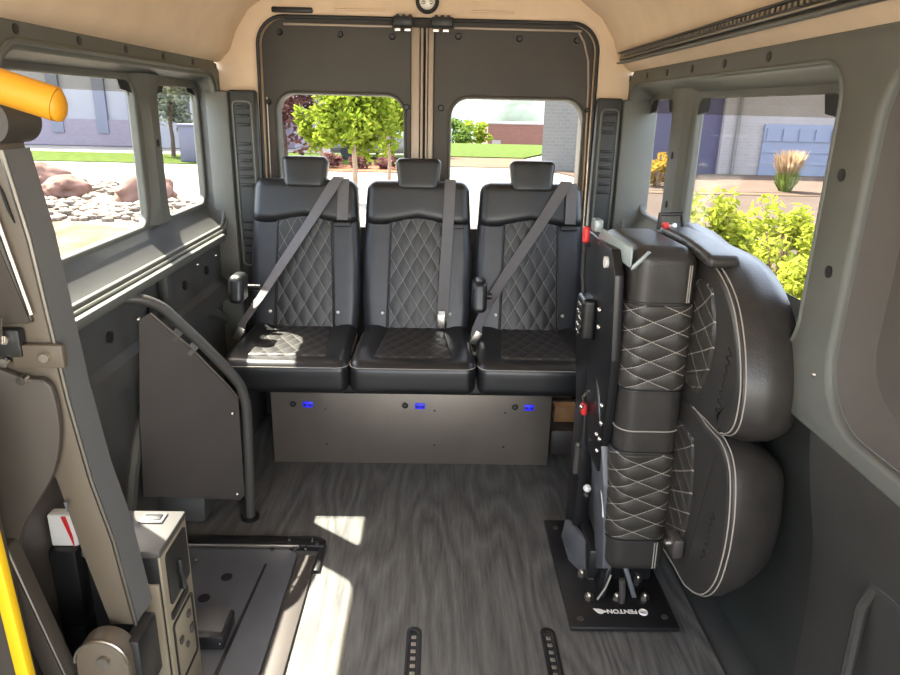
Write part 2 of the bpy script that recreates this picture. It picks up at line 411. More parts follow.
# --- left wall: inner panel, reveal, outer skin with two openings
LO = rrect(1.60, .94, 3.10, 1.552, .085)
yz = lambda X, sg=1: (lambda u, v, w: (X+w*sg, u, v))
wl = plate('wall_left', [(-.45, .0), (.30, .0), (.30, 1.56), (1.53, 1.56), (1.53, .885), (3.2, .885), (3.2, 1.50), (3.17, 1.58), (3.10, 1.62), (-.45, 1.62)], [LO], .022, yz(XL-.011), M['trim'], None, .006); tag(wl, kind='structure')
def reveal(name, loop_in, X0, loop_out, X1, parent, m):
    rings = [[(X0, p[0], p[1]) for p in loop_in]]
    for k in (.35, .75, 1.0):
        rings.append([(X0+(X1-X0)*k, p[0]+(q[0]-p[0])*(k**1.5), p[1]+(q[1]-p[1])*(k**1.5)) for p, q in zip(loop_in, loop_out)])
    return MB().loft(rings, cap=False).build(name, m, parent)
LOo = rrect(1.63, 1.02, 3.12, 1.535, .06)
reveal('window_reveal', LO, XL-.012, LOo, -1.032, wl, M['lower'])  # darker plastic on this side stands in for shade on the sill
G1L = rrect(1.66, 1.035, 2.47, 1.515, .055); G2L = rrect(2.65, 1.035, 3.10, 1.505, .055)
plate('window_pillar_frame', [(1.53, .95), (3.2, .95), (3.2, 1.62), (1.53, 1.62)], [G1L, G2L], .03, yz(-1.045), M['trim'], wl, .008)
# lip running under and around the opening
lip = [(XL+.004, y, z) for y, z in rrect(1.58, .92, 3.12, 1.572, .1)]
MB().tube(lip, .007, 8, True).build('opening_lip', M['trim'], wl)
MB().box((XL-.02, 1.54, .885), (XL+.03, 2.98, .915), .008).build('sill_ledge', M['trim'], wl)
# flared centre post between the two panes
def post(X0, X1, ya, yb, parent):
    prof = [(1.03, .05), (1.06, .022), (1.12, 0), (1.40, 0), (1.47, .015), (1.515, .055), (1.54, .09)]
    rings = []
    for z, fl_ in prof:
        rings.append([(X0, ya-fl_, z), (X1, ya-fl_*.4+.03, z), (X1, yb+fl_*.4-.03, z), (X0, yb+fl_, z)])
    return MB().loft(rings).build('window_post', M['trim'], parent)
post(-1.038, -1.005, 2.500, 2.625, wl)
MB().sphere((-1.003, 2.56, 1.31), .012, 10, (.4, .8, 1.2)).build('post_clip', M['black'], wl)
# lower wall
prof = [(-.96, .90), (-.965, .888), (-.985, .875), (-.99, .70), (-.965, .68), (-.965, .60), (-1.0, .575), (-1.005, -.05)]
rings = [[(x, y, z) for x, z in prof] + [(x-.03, y, z) for x, z in prof[::-1]] for y in (1.53, 1.8, 2.2, 3.2)]
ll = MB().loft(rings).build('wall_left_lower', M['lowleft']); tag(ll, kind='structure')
for y in (1.98, 2.28, 2.62, 2.88):
    MB().cyl((-.99, y, .775), (-.978, y, .775), .017, n=14).build('screw_hole', M['black'], ll)
for y, z in ((2.70, .86), (2.93, .85)):
    MB().sphere((-.955, y, z-.02), .006, 8).build('rivet', M['chrome'], ll)
MB().box((-.985, 2.36, .72), (-.945, 2.43, .90), .012).build('wall_bracket', M['lower'], ll)
for y in (1.685, 1.971, 2.254, 2.546, 2.844, 3.12):
    MB().cyl((XL-.004, y, 1.597), (XL+.002, y, 1.597), .0115, n=16).build('clip_hole', M['black'], wl)
def pane(name, loop, X, band_z, parent=None, sg=1):
    w = plate(name, loop, [], .006, yz(X), M['glass'], None); tag(w, kind='structure')
    ys = [p[0] for p in loop]; zs = [p[1] for p in loop]
    top = [p for p in loop if p[1] > band_z]
    y0, y1 = min(ys), max(ys)
    # shaded strip along the top edge of the pane
    r = .05
    bp = [(y0+.004, band_z), (y1-.004, band_z)] + [p for p in sorted(top, key=lambda p: -p[0])]
    t = MB().prism([(X+sg*.006, p[0], p[1]) for p in bp], (.002*sg, 0, 0)).build('tinted_band', M['band'], w, smooth=False)
    for ye, s2 in ((y1, -1), (y0, 1)):
        MB().prism([(X+sg*.010, ye, band_z-.002), (X+sg*.010, ye+s2*.085, band_z+.008), (X+sg*.010, ye+s2*.10, max(zs)), (X+sg*.010, ye, max(zs))], (.003*sg, 0, 0)).build('frit_corner', M['frit'], w, smooth=False)
    return w
pane('window_1', G1L, -1.05, 1.478); pane('window_2', G2L, -1.05, 1.478)
# --- right wall
RO = rrect(1.475, .94, 3.10, 1.552, .085)
REC = rrect(.30, .850, 1.335, 1.575, .14)
wr = plate('wall_right', [(-.45, .80), (3.2, .80), (3.2, 1.50), (3.17, 1.58), (3.10, 1.62), (-.45, 1.62)], [RO, REC], .03, yz(XR+.015), M['trim'], None, .012); tag(wr, kind='structure')
ROo = rrect(1.52, 1.02, 3.12, 1.52, .06)
reveal('window_reveal', RO, XR+.02, ROo, .892, wr, M['trim'])
G1R = rrect(1.60, 1.01, 2.52, 1.50, .055); G2R = rrect(2.76, 1.03, 3.10, 1.50, .055)
plate('window_pillar_frame', [(1.40, .95), (3.2, .95), (3.2, 1.62), (1.40, 1.62)], [G1R, G2R], .03, yz(.905), M['trim'], wr, .008)
lipr = [(XR-.001, y, z) for y, z in rrect(1.466, .93, 3.11, 1.562, .09)]
MB().tube(lipr, .0045, 8, True).build('opening_lip', M['trim'], wr)
post(.897, .868, 2.56, 2.74, wr)
MB().sphere((.866, 2.65, 1.30), .012, 10, (.4, .8, 1.2)).build('post_clip', M['black'], wr)
MB().sphere((.866, 2.65, 1.12), .012, 10, (.4, .8, 1.2)).build('post_clip', M['black'], wr)
pane('window_3', G1R, .91, 1.448, None, -1); pane('window_4', G2R, .91, 1.448, None, -1)
# moulded recess beside the forward pillar
RECo = rrect(.37, .91, 1.275, 1.51, .12)
reveal('recess_rim', REC, XR+.02, RECo, .868, wr, M['recess'])
plate('recess_back', rrect(.35, .89, 1.295, 1.53, .12), [], .01, yz(.873), M['recess'], wr)
prof = [(.812, .96), (.815, .88), (.832, .80), (.858, .70), (.880, .58), (.895, .40), (.900, -.05)]
rings = [[(x, y, z) for x, z in prof] + [(x+.03, y, z) for x, z in prof[::-1]] for y in (1.34, 1.9, 2.6, 3.2)]
lr = MB().loft(rings).build('wall_right_lower', M['vent']); tag(lr, kind='structure')  # dark vent plastic reused here to put the wall's shade into colour
profn = [(.8105, .815), (.816, .77), (.838, .66), (.872, .52), (.888, .36), (.900, -.05)]
rings = [[(x, y, z) for x, z in profn] + [(x+.03, y, z) for x, z in profn[::-1]] for y in (-.45, .2, .8, 1.345)]
MB().loft(rings).build('forward_wall_panel', M['lowshade'], lr)
MB().tube([(.862, y, z) for y, z in [(1.10, .05), (1.13, .35), (1.135, .52), (1.11, .585), (1.05, .60), (.6, .60)]], .012, 8).build('pocket_rim', M['lowshade'], lr)
for y in (3.153, 2.895, 2.642, 2.383, 2.112, 1.83):
    MB().cyl((XR-.002, y, 1.588), (XR+.004, y, 1.588), .0125, n=16).build('clip_hole', M['black'], wr)
for y, z in ((1.413, 1.339), (1.391, 1.145)):
    MB().cyl((XR-.002, y, z), (XR+.004, y, z), .013, n=16).build('clip_hole', M['black'], wr)
MB().sphere((XR, 1.37, .925), .006, 8).build('rivet', M['steel'], wr)
# --- headliner
half = [(.885, 1.612), (.862, 1.625), (.825, 1.665), (.795, 1.74), (.74, 1.82), (.64, 1.89), (.45, 1.945), (.2, 1.965), (0, 1.97)]
prof = [(XC-u, z) for u, z in half] + [(XC+u, z) for u, z in half[-2::-1]]
rings = [[(x, y, z) for x, z in prof] + [(x, y, z+.03) for x, z in prof[::-1]] for y in (-.45, 1, 2, 2.9, 3.2)]
ce = MB().loft(rings).build('ceiling', M['beige']); tag(ce, kind='structure')
# --- rear wall: beige surround around the double door
DO = rrect(-.795, .12, .680, 1.80, .11)
DO = [(x + (.02 if x < 0 else -.02)*max(0, (z-1.2))/.6*1.0 - 0, z) for x, z in DO]
xz = lambda Y: (lambda u, v, w: (u, Y+w, v))
wb = plate('wall_back', [(-1.0, 0), (.93, 0), (.93, 2.0), (-1.0, 2.0)], [DO], .10, xz(3.21), M['beige'], None, .025); tag(wb, kind='structure')
seal = [(x, 3.165, z) for x, z in DO]
MB().tube(seal, .008, 8, True).build('door_seal', M['rubber'], wb)
MB().box((-.71, 3.145, 1.812), (-.54, 3.165, 1.834), .006).build('grab_slot', M['black'], wb)
MB().box((-.45, 3.15, 1.826), (-.24, 3.163, 1.834), .003).build('seam_ridge', M['beige'], wb)
MB().box((.12, 3.15, 1.830), (.30, 3.163, 1.838), .003).build('seam_ridge', M['beige'], wb)
# doors
def door(name, x0, x1, win, hinge):
    sgn = -1 if x0 < -.3 else 1
    xa, xb = (x0, x1)
    outer = rrect(xa, .05, xb, 1.84, .10)
    seam = xb if sgn < 0 else xa
    outer = [((x if abs(x-seam) > .1 else seam) , (z if abs(x-seam) > .1 else (1.84 if z > 1 else .05))) for x, z in outer]
    d = plate(name, outer, [win], .03, xz(3.255), M['doorpanel'], None, .006); tag(d, kind='structure')
    # recessed frame round the pane
    fr = [((x, 3.245, z)) for x, z in win]
    inn = rrect(min(p[0] for p in win)+.010, min(p[1] for p in win)+.010, max(p[0] for p in win)-.010, max(p[1] for p in win)-.010, .078)
    MB().loft([[(x, 3.243, z) for x, z in win], [(x*.5+y*.5, 3.27, z*.5+q*.5) for (x, z), (y, q) in zip(win, inn)], [(x, 3.31, z) for x, z in inn]], cap=False).build('window_frame', M['doorpanel'], d)
    MB().tube([(x, 3.238, z) for x, z in win], .007, 8, True).build('window_bead', M['doorpanel'], d)
    plate('glass_pane', inn, [], .005, xz(3.305), M['glass'], d)
    return d
W1 = rrect(-.733, .91, -.160, 1.503, .085); W2 = rrect(.038, .91, .640, 1.500, .085)
d1 = door('door_1', -.87, -.132, W1, -1); d2 = door('door_2', -.035, .75, W2, 1)
for d, pts in ((d1, [(-.70, 1.745), (-.44, 1.742), (-.215, 1.738), (-.765, 1.46), (-.132-.022, 1.45)]), (d2, [(.07, 1.745), (.335, 1.742), (.585, 1.74), (.0, 1.45), (.655, 1.455)])):
    for x, z in pts:
        MB().cyl((x, 3.24, z), (x, 3.230, z), .014, .010, 14).build('panel_stud', M['black'], d)
for d, x0, x1 in ((d1, -.132, -.096), (d1, -.092, -.080), (d2, -.058, -.035), (d2, -.070, -.061)):
    MB().box((x0, 3.225, .14), (x1, 3.27, 1.775), .004).build('door_edge', M['doorstrip'], d)
MB().box((-.135, 3.272, .05), (-.030, 3.30, 1.84), .003).build('centre_seal', M['rubber'], d1)
for d, a, b in ((d1, -.68, -.215), (d2, .05, .60)):
    MB().box((a, 3.222, 1.772), (b, 3.24, 1.781), .002).build('top_edge_strip', M['doorstrip'], d)
MB().tube([(.660, 3.236, .6), (.660, 3.236, 1.2), (.650, 3.236, 1.55), (.640, 3.236, 1.66), (.615, 3.236, 1.735), (.59, 3.236, 1.772)], .0045, 8).build('side_edge_strip', M['doorstrip'], d2)
MB().tube([(-.775, 3.236, .6), (-.773, 3.236, 1.2), (-.770, 3.236, 1.48)], .004, 8).build('side_edge_strip', M['steel'], d1)
# corner vent panels
def vent(x0, x1, label, side):
    t = thing('vent_panel', ((x0+x1)/2, 3.13, .06), label, 'vent panel')
    xm = (x0+x1)/2
    MB().box((x0, 3.11, 0), (x1, 3.165, 1.505), .012, 3).build('panel', M['vent'], t)
    MB().tube([(x, 3.109, z) for x, z in rrect(x0+.018, .75, x1-.018, 1.46, .02, 4)], .005, 6, True).build('rim', M['trim'], t)
    zs = [1.435, 1.40, 1.365, 1.285, 1.25, 1.215, 1.18, 1.145, 1.11, .95, .915, .88, .845, .81]
    for z in zs:
        MB().box((x0+.030, 3.100, z-.006), (x1-.030, 3.115, z+.006), .004).build('vent_slat', M['black'], t)
    return t
vent(-.905, -.790, 'tall dark vent panel in the corner behind the left bench seat', -1)
vent(.672, .782, 'tall dark vent panel in the corner behind the folded seat', 1)
for nm_, xa, xb in (('trim_3', -1.0, -.903), ('trim_4', .780, .93)):
    tag(MB().box((xa, 3.095, 0), (xb, 3.17, 1.50), .012).build(nm_, M['trim']), kind='structure')
# wheel arch behind the guard
arc = [(2.66 + .48*math.cos(a), .40*math.sin(a)) for a in [PI*k/20 for k in range(21)]]
wa = MB().prism([(-1.0, y, max(z, 0)) for y, z in arc], (.17, 0, 0), .012).build('trim_2', M['lower']); tag(wa, kind='structure')
arc = [(2.66 + .72*math.cos(a), .62*math.sin(a)) for a in [PI*k/20 for k in range(21)]]
MB().tube([(-.995, y, z+.003) for y, z in arc], .022, 8).build('arch_flange', M['trim'], wa)

# ================================================================== ROOM FITTINGS
# dome lamp
t = thing('dome_light', (-.064, 3.155, 1.865), 'small round dome lamp with dark ring above the rear doors', 'lamp')
tor = [(-.064+.040*math.cos(a), 3.150, 1.868+.040*math.sin(a)) for a in [2*PI*k/28 for k in range(28)]]
MB().tube(tor, .009, 8, True).build('bezel', M['black'], t)
MB().cyl((-.064, 3.16, 1.868), (-.064, 3.15, 1.868), .038, n=24).build('lamp_base', M['steel'], t)
MB().sphere((-.064, 3.146, 1.868), .033, 18, (1, .35, 1)).build('lens', M['lens'], t)
for x in (-.079, -.049):
    MB().sphere((x, 3.138, 1.862), .008, 10).build('bulb', M['chrome'], t)
# door latches
for k, (x0, x1, lab) in enumerate(((-.205, -.122, 'black latch with zinc striker above the left rear door edge'), (-.045, .045, 'black latch with zinc striker above the right rear door edge'))):
    t = thing('door_latch', ((x0+x1)/2, 3.16, 1.79), lab, 'latch', 'rear door latches')
    MB().box((x0, 3.125, 1.772), (x1, 3.17, 1.808), .005).build('latch_body', M['black'], t)
    for i in range(3): MB().box((x0+.012+i*.026, 3.128, 1.806), (x0+.026+i*.026, 3.16, 1.815), .002).build('tooth', M['black'], t)
    for i in range(2): MB().rbox((x0+.018+i*.042, 3.150, 1.758), (.030, .02, .018), .006, (2, 2, 2)).build('striker', M['chrome'], t)
# ceiling track rail on the right
t = thing('track_rail', (.752, 1.3, 1.655), 'long dark slotted track rail on the right of the headliner', 'rail')
MB().box((.742, -.44, 1.640), (.760, 3.09, 1.685), .004).build('rail_body', M['blackmetal'], t)
MB().box((.730, -.44, 1.640), (.744, 3.09, 1.646), .002).build('lower_lip', M['trim'], t)
MB().box((.730, -.44, 1.679), (.744, 3.09, 1.685), .002).build('upper_lip', M['blackmetal'], t)
mb = MB()
y = 3.0
while y > -.4:
    mb.box((.735, y, 1.667), (.743, y+.013, 1.677)); y -= .026
mb.build('tooth_row', M['steel'], t, smooth=False)
MB().box((.733, -.44, 1.655), (.742, 3.07, 1.660), .002).build('centre_rib', M['steel'], t)
# floor tracks
for x, lab in ((-.053, 'left of the two short black floor anchor tracks'), (.336, 'right of the two short black floor anchor tracks')):
    t = thing('floor_track', (x, 1.2, 0), lab, 'floor track', 'floor anchor tracks')
    o_ = [(p[0], p[1]) for p in rrect(x-.022, .2, x+.022, 1.655, .021)]
    i_ = rrect(x-.011, .22, x+.011, 1.640, .010)
    plate('track_frame', o_, [i_], .006, (lambda u, v, w: (u, v, w+.002)), M['blackmetal'], t, .0015)
    MB().prism([(p[0], p[1], .0002) for p in i_], (0, 0, .0012)).build('track_groove', M['black'], t, smooth=False)
    y = 1.62
    mb = MB()
    while y > .3:
        mb.box((x-.007, y-.012, .001), (x+.007, y, .004), .001); y -= .027
    mb.build('slot_row', M['steel'], t)

# ---- kick panel below the bench
t = thing('kick_panel', (-.095, 2.645, 0), 'brown-grey metal kick panel under the three-seat bench with blue ports', 'panel')
MB().box((-.685, 2.640, .0), (.482, 2.648, .322), .002).build('sheet', M['bronze'], t)
for x in (-.532, -.067, .389):
    u = MB().box((x-.021, 2.634, .257), (x+.021, 2.642, .283), .004).build('usb_port', M['blue'], t)
    for dx in (-.011, .011): MB().box((x+dx-.006, 2.6325, .266), (x+dx+.006, 2.635, .274), .001).build('port_slot', M['bluedot'], u)
for x in (-.594, -.129, .330):
    tor = [(x+.010*math.cos(a), 2.638, .271+.010*math.sin(a)) for a in [2*PI*k/18 for k in range(18)]]
    u = MB().tube(tor, .0035, 6, True).build('socket_ring', M['black'], t)
    MB().cyl((x, 2.641, .271), (x, 2.6385, .271), .008, n=14).build('socket_face', M['guard'], u)
for x, z in ((-.46, .25), (-.005, .25), (-.005, .09), (.29, .245), (.29, .085), (-.46, .09)):
    MB().sphere((x, 2.639, z), .0045, 8, (1, .5, 1)).build('screw', M['black'], t)
t = MB().box((-.66, 2.66, 0), (.46, 3.06, .395), .01).build('seat_riser', M['blackmetal']); tag(t, 'black steel riser box behind the kick panel carrying the bench', 'seat base')
t = MB().box((.50, 2.72, 0), (.70, 3.09, .128), .02).build('duct_box', M['guard']); tag(t, 'low grey duct box on the floor right of the kick panel', 'duct')
t = MB().box((.525, 2.80, .129), (.625, 2.86, .205), .004).build('wooden_block', M['wood']); tag(t, 'small raw wooden block under the right bench seat', 'block')

# ---- the three bench seats
def seat(xc, label, belt):
    t = thing('bench_seat', (xc, 2.75, .396), label, 'seat', 'three black seats in the rear bench')
    hw = .240
    def fc(p):
        x = p.x-xc; y = p.y
        # plan: narrower at the rear, side bolsters rise above the middle, nose rounds down
        k = (y-2.43)/.47
        X = x*(1.0 - .06*max(0, k)) + (.010 if x > 0 else -.010)*max(0, .25-abs(k-.2))*2
        z = p.z
        if z > .50:
            z += .016*max(0, min(1, (abs(x)-.12)/.06))*min(1, max(0, k*3.2)) - .03*max(0, .28-k)**1.5
        return Vector((xc+X, y, z))
    MB().rbox((xc, 2.67, .465), (2*hw, .47, .135), .038, (14, 12, 3), fc).build('cushion', M['leather'], t)
    # top-stitch line along the cushion edge
    for dz in (.0,):
        pts = []
        for q in rrect(xc-hw-.001, 2.432, xc+hw+.001, 2.90, .045, 6):
            if q[1] < 2.86: pts.append(q)
        pts.sort(key=lambda q: math.atan2(q[1]-2.75, q[0]-xc) if True else 0)
        def key(q):
            a = math.atan2(q[1]-2.72, q[0]-xc); return (a + PI*1.5) % (2*PI) - PI*1.5 if False else ((a - PI/2) % (2*PI))
        pts.sort(key=key)
        MB().tube([(xc+(q[0]-xc)*(1-.05*max(0, (q[1]-2.43)/.47)), q[1], .513) for q in pts], .0017, 6).build('stitching', M['thread'], t)
    # quilted seat centre
    def fs(s, tt):
        w = .155-.035*tt; x = (s-.5)*2*w; y = 2.50+.37*tt
        return (xc+x, y, .5345 - .03*max(0, .28-(y-2.43)/.47)**1.5 + .004)
    quilt_grid('quilted_insert', fs, 50, 50, lambda s, tt: ((s-.5)*.31/.066+tt*.37/.10, (s-.5)*.31/.066-tt*.37/.10), M['quilt'], t, .003, lambda s, tt: (0, 0, 1))
    # backrest frame of reference: base at y 2.86 z .50, leaning back
    lean = math.radians(14.5); ca, sa = math.cos(lean), math.sin(lean)
    def B(x, d, h):   # x sideways, d out of the front face, h up the back
        return Vector((xc+x, 2.868 + h*sa - d*ca, .515 + h*ca + d*sa))
    def fb(p):
        x, h, d = p.x, p.z, p.y
        wk = 1.02 - .07*max(0, (h-.33))/.3 - .04*max(0, .14-h)/.14
        dd = d
        if d > .0:
            dd = d + .020*max(0, min(1, (abs(x)-.125)/.06))*math.sin(PI*min(1, max(0, h/.52)))
        return B(x*wk, dd, h)
    MB().rbox((0, -.055, .315), (.466, .11, .655), .040, (14, 4, 18), fb).build('backrest', M['leather2'], t)
    # upper pad with an arched lower seam
    def fu(p):
        x, h, d = p.x, p.z, p.y
        if h < .54: h += .026*(1-min(1, abs(x)/.15))**1 * (1 if h < .52 else .5)
        wk = 1.015 - .07*max(0, (h-.33))/.3
        return B(x*wk, d - .001 + .008*(1-min(1, abs(x)/.2)), h)
    MB().rbox((0, -.045, .560), (.468, .13, .200), .044, (16, 4, 8), fu).build('upper_pad', M['leather'], t)
    def fq(s, tt):
        w = .128; x = (s-.5)*2*w*(1-.10*tt); h = .012+.49*tt
        return B(x, .004+.006*(1-(2*s-1)**2), h)
    n_ = (0, -ca, sa)
    quilt_grid('quilted_insert', fq, 60, 100, lambda s, tt: ((s-.5)*.25/.062+tt*.49/.108, (s-.5)*.25/.062-tt*.49/.108), M['quilt'], t, .0028, lambda s, tt: n_)
    for sg in (-1, 1):
        MB().sphere(B(sg*.146, .013, .085), .0075, 10).build('tuft_button', M['white'], t)
        MB().tube([B(sg*(.128*(1-.1*k/10)+.002), .006, .01+.049*k) for k in range(11)], .003, 6).build('seam', M['black'], t)
    # headrest
    def fh(p):
        x, h, d = p.x, p.z, p.y
        return B(x*(1+.12*(h-.66)/.1), d+.028+.012*(1-(x/.1)**2)*.5, h)
    hr = MB().rbox((0.0, -.045, .680), (.180, .088, .140), .024, (8, 4, 6), fh).build('headrest', M['leather'], t)
    for sg in (-1, 1): MB().cyl(B(sg*.045, -.055, .56), B(sg*.045, -.055, .63), .006, n=10).build('headrest_post', M['steel'], hr)
    # shoulder slot and belt
    gx = .150
    MB().rbox((0, 0, 0), (.072, .05, .022), .009, (3, 2, 2), lambda p: B(gx+p.x, -.045+p.y, .652+p.z)).build('belt_guide', M['black'], t)
    MB().box((0, 0, 0), (.001, .001, .001)).bm.free()
    e = B(gx, .028, .468)
    MB().rbox((0, 0, 0), (.074, .012, .020), .005, (3, 1, 1), lambda p: B(gx+.012+p.x, .028+p.y, .462+p.z)).build('belt_slot', M['black'], t)
    if belt == 'vertical':
        pts = [B(gx-.012, -.03, .666), B(gx-.012, .02, .660), B(gx-.014, .036, .62), B(gx-.018, .036, .5), B(gx-.028, .032, .3), B(gx-.036, .034, .10), B(gx-.040, .036, .055)]
        MB().ribbon(pts, (1, 0, 0), .047).build('seat_belt', M['belt'], t)
        tg = MB().box((-.018, -.006, -.032), (.018, .006, .032), .004)
        bmesh.ops.transform(tg.bm, matrix=Matrix.Translation(B(gx-.042, .044, .055)), verts=tg.bm.verts); tg.build('belt_tongue', M['chrome'], t)
        tg = MB().box((-.014, -.003, -.018), (.014, .003, .018), .002)
        bmesh.ops.transform(tg.bm, matrix=Matrix.Translation(B(gx-.040, .054, .082)), verts=tg.bm.verts); tg.build('belt_label', M['white'], t)
    else:
        pts = [B(gx, -.03, .666), B(gx-.004, .02, .662), B(gx-.03, .040, .615), B(gx-.12, .046, .47), B(gx-.24, .050, .285), B(gx-.33, .060, .140), Vector((xc-.232, 2.74, .585)), Vector((xc-.238, 2.71, .550))]
        MB().ribbon(pts, [(1, 0, .1)]*3 + [(1, -.1, .6)]*5, .048).build('seat_belt', M['belt'], t)
        MB().ribbon([B(gx+.018, .020, .655), B(gx+.018, .034, .62), B(gx+.014, .034, .48)], (1, 0, 0), .046).build('belt_tail', M['belt'], t)
        tg = MB().box((-.016, -.005, -.03), (.016, .005, .03), .004, rot=Matrix.Rotation(.5, 3, 'Y'))
        bmesh.ops.transform(tg.bm, matrix=Matrix.Translation(Vector((xc-.238, 2.705, .552))), verts=tg.bm.verts); tg.build('belt_tongue', M['steel'], t)
    return t
s1 = seat(-.577, 'left black quilted leather seat of the bench, sun falling on its cushion', 'diagonal')
s2 = seat(-.092, 'middle black quilted leather seat of the bench with belt hanging straight down', 'vertical')
s3 = seat(.398, 'right black quilted leather seat of the bench next to the folded seat', 'diagonal')
def armrest(par, x, z0, z1, y0):
    MB().rbox((x, y0, (z0+z1)/2), (.060, .10, z1-z0), .022, (4, 5, 6), lambda p: Vector((p.x, p.y+.25*(p.z-z0), p.z))).build('armrest', M['leather'], par)
    MB().cyl((x-.02, y0+.12, z0+.03), (x+.06, y0+.12, z0+.03), .014, n=12).build('armrest_pivot', M['blackmetal'], par)
armrest(s1, -.805, .69, .80, 2.70)
armrest(s3, .168, .67, .795, 2.70)

# ---- guard with bent tube at the left
t = thing('partition_guard', (-.68, 2.215, 0), 'dark sheet guard with bent tube rail in front of the left bench seat', 'guard')
pts = [(-.993, 2.024, .878), (-.955, 2.048, .876), (-.915, 2.072, .868), (-.885, 2.090, .850), (-.86, 2.105, .826), (-.82, 2.128, .768), (-.778, 2.154, .704), (-.73, 2.182, .627), (-.695, 2.204, .566), (-.675, 2.217, .52), (-.667, 2.222, .47), (-.664, 2.224, .42), (-.67, 2.22, .20), (-.678, 2.216, .004)]
MB().tube(catmull(pts, 4, False), .0175, 14).build('tube_rail', M['tube'], t)
MB().cyl((-.678, 2.216, .0), (-.678, 2.216, .008), .034, n=18).build('foot_flange', M['blackmetal'], t)
nn = Vector((.2, -.33, 0)).normalized()
sh = [(-.927, 2.064, .805), (-.898, 2.082, .823), (-.806, 2.138, .692), (-.712, 2.195, .533), (-.686, 2.21, .482), (-.690, 2.207, .10), (-.705, 2.20, .085), (-.974, 2.036, .195), (-.955, 2.048, .5)]
MB().prism(sh, -nn*.004).build('guard_sheet', M['guard'], t, smooth=False)
MB().tube([Vector(p)+nn*.003 for p in sh[1:5]], .004, 6).build('sheet_edge', M['steel'], t)
for p in ((-.930, 2.062, .809), (-.707, 2.197, .431), (-.714, 2.194, .115)):
    MB().sphere(Vector(p)+nn*.006, .008, 10).build('bolt', M['chrome'], t)
for p, q in (((-.845, 2.114, .735), (-.827, 2.125, .755)), ((-.810, 2.135, .680), (-.785, 2.15, .70))):
    p, q = Vector(p), Vector(q); MB().ribbon([p - Vector((.006, 0, .01)), q + Vector((.01, .005, .012))], (-.3, .1, .35), .028, .005).build('clip', M['tube'], t)
MB().prism([(-.70, 2.20, .086), (-.685, 2.21, .086), (-.685, 2.21, .003), (-.70, 2.20, .003)], nn*.005).build('foot_tab', M['blackmetal'], t, smooth=False)

# ---- wheelchair lift stowed at the left
L = thing('wheelchair_lift', (-.70, 1.2, .012), 'stowed taupe and slate wheelchair lift with yellow handrail at the left', 'wheelchair lift')
Y0 = 1.15
cre = [(-.690, 1.395), (-.704+.02, 1.371-.02), (-.684, 1.227), (-.673, 1.069), (-.665, .937), (-.646, .775), (-.622, .644), (-.602, .443)]
cre = [(-.712, 1.430), (-.704, 1.371), (-.694, 1.30), (-.684, 1.227), (-.673, 1.069), (-.664, .937), (-.646, .775), (-.622, .644), (-.602, .443)]
front = [(-.90, 1.44), (-.72, 1.445)] + cre + [(-.652, .443), (-.685, .62), (-.709, .775), (-.735, .83), (-.90, .83)]
MB().prism([(x, Y0, z) for x, z in front], (0, .075, 0), .004).build('tower_arm', M['lift'], L)
side = cre
MB().loft([[(x+.0015, Y0+.008, z), (x+.0035, Y0+.008, z), (x+.0035, Y0+.079, z), (x+.0015, Y0+.079, z)] for x, z in side[1:]]).build('side_channel', M['liftside'], L)
# bright folded edge
MB().tube([(x+.002, Y0-.001, z) for x, z in cre[1:]], .004, 6).build('folded_edge', M['steel'], L)
MB().cyl((-.712, Y0-.012, 1.415), (-.712, Y0+.085, 1.415), .036, n=24).build('top_pivot', M['liftdark'], L)
# inset pressings
def inset(pts, th, m, nm):
    MB().prism([(x, Y0-th, z) for x, z in catmull([(p[0], p[1], 0) for p in pts], 5)] if False else [(p.x, Y0-th, p.y) for p in catmull([(q[0], q[1], 0) for q in pts], 5)], (0, th+.004, 0), .003).build(nm, m, L)
inset([(-.90, 1.375), (-.765, 1.375), (-.740, 1.34), (-.720, 1.22), (-.698, 1.10), (-.703, 1.085), (-.73, 1.082), (-.90, 1.08)], .008, M['liftdark'], 'pressed_panel')
MB().tube([(-.760, Y0-.010, 1.375), (-.736, Y0-.010, 1.34), (-.716, Y0-.010, 1.22), (-.695, Y0-.010, 1.10)], .0045, 6).build('panel_rib', M['steel'], L)
low = [(-.92, .985), (-.72, .985), (-.685, .98), (-.674, .955), (-.673, .898), (-.684, .84), (-.707, .785), (-.75, .72), (-.787, .653), (-.82, .5), (-.852, .25), (-.92, .20)]
MB().prism([(p.x, Y0-.020, p.y) for p in catmull([(a, b, 0) for a, b in low], 4)], (0, .016, 0), .004).build('lower_cover', M['liftdark'], L)
MB().prism([(-.694, Y0-.014, .735), (-.686, Y0-.014, .735), (-.690, Y0-.014, .715)], (0, .004, 0)).build('small_mark', M['slate'], L, smooth=False)
# diamond shaped slot near the top
MB().prism([(-.716, Y0-.006, 1.325), (-.708, Y0-.006, 1.305), (-.698, Y0-.006, 1.255), (-.706, Y0-.006, 1.275)], (0, .004, 0)).build('diamond_slot', M['black'], L, smooth=False)
# diagonal strut
MB().prism([(-.835, 1.10, .66), (-.79, 1.10, .66), (-.715, 1.10, .315), (-.69, 1.10, .16), (-.735, 1.10, .16), (-.76, 1.10, .30)], (0, .035, 0), .004).build('strut', M['liftdark'], L)
MB().tube([(-.79, 1.098, .655), (-.718, 1.098, .318), (-.694, 1.098, .17)], .003, 6).build('strut_edge', M['steel'], L)
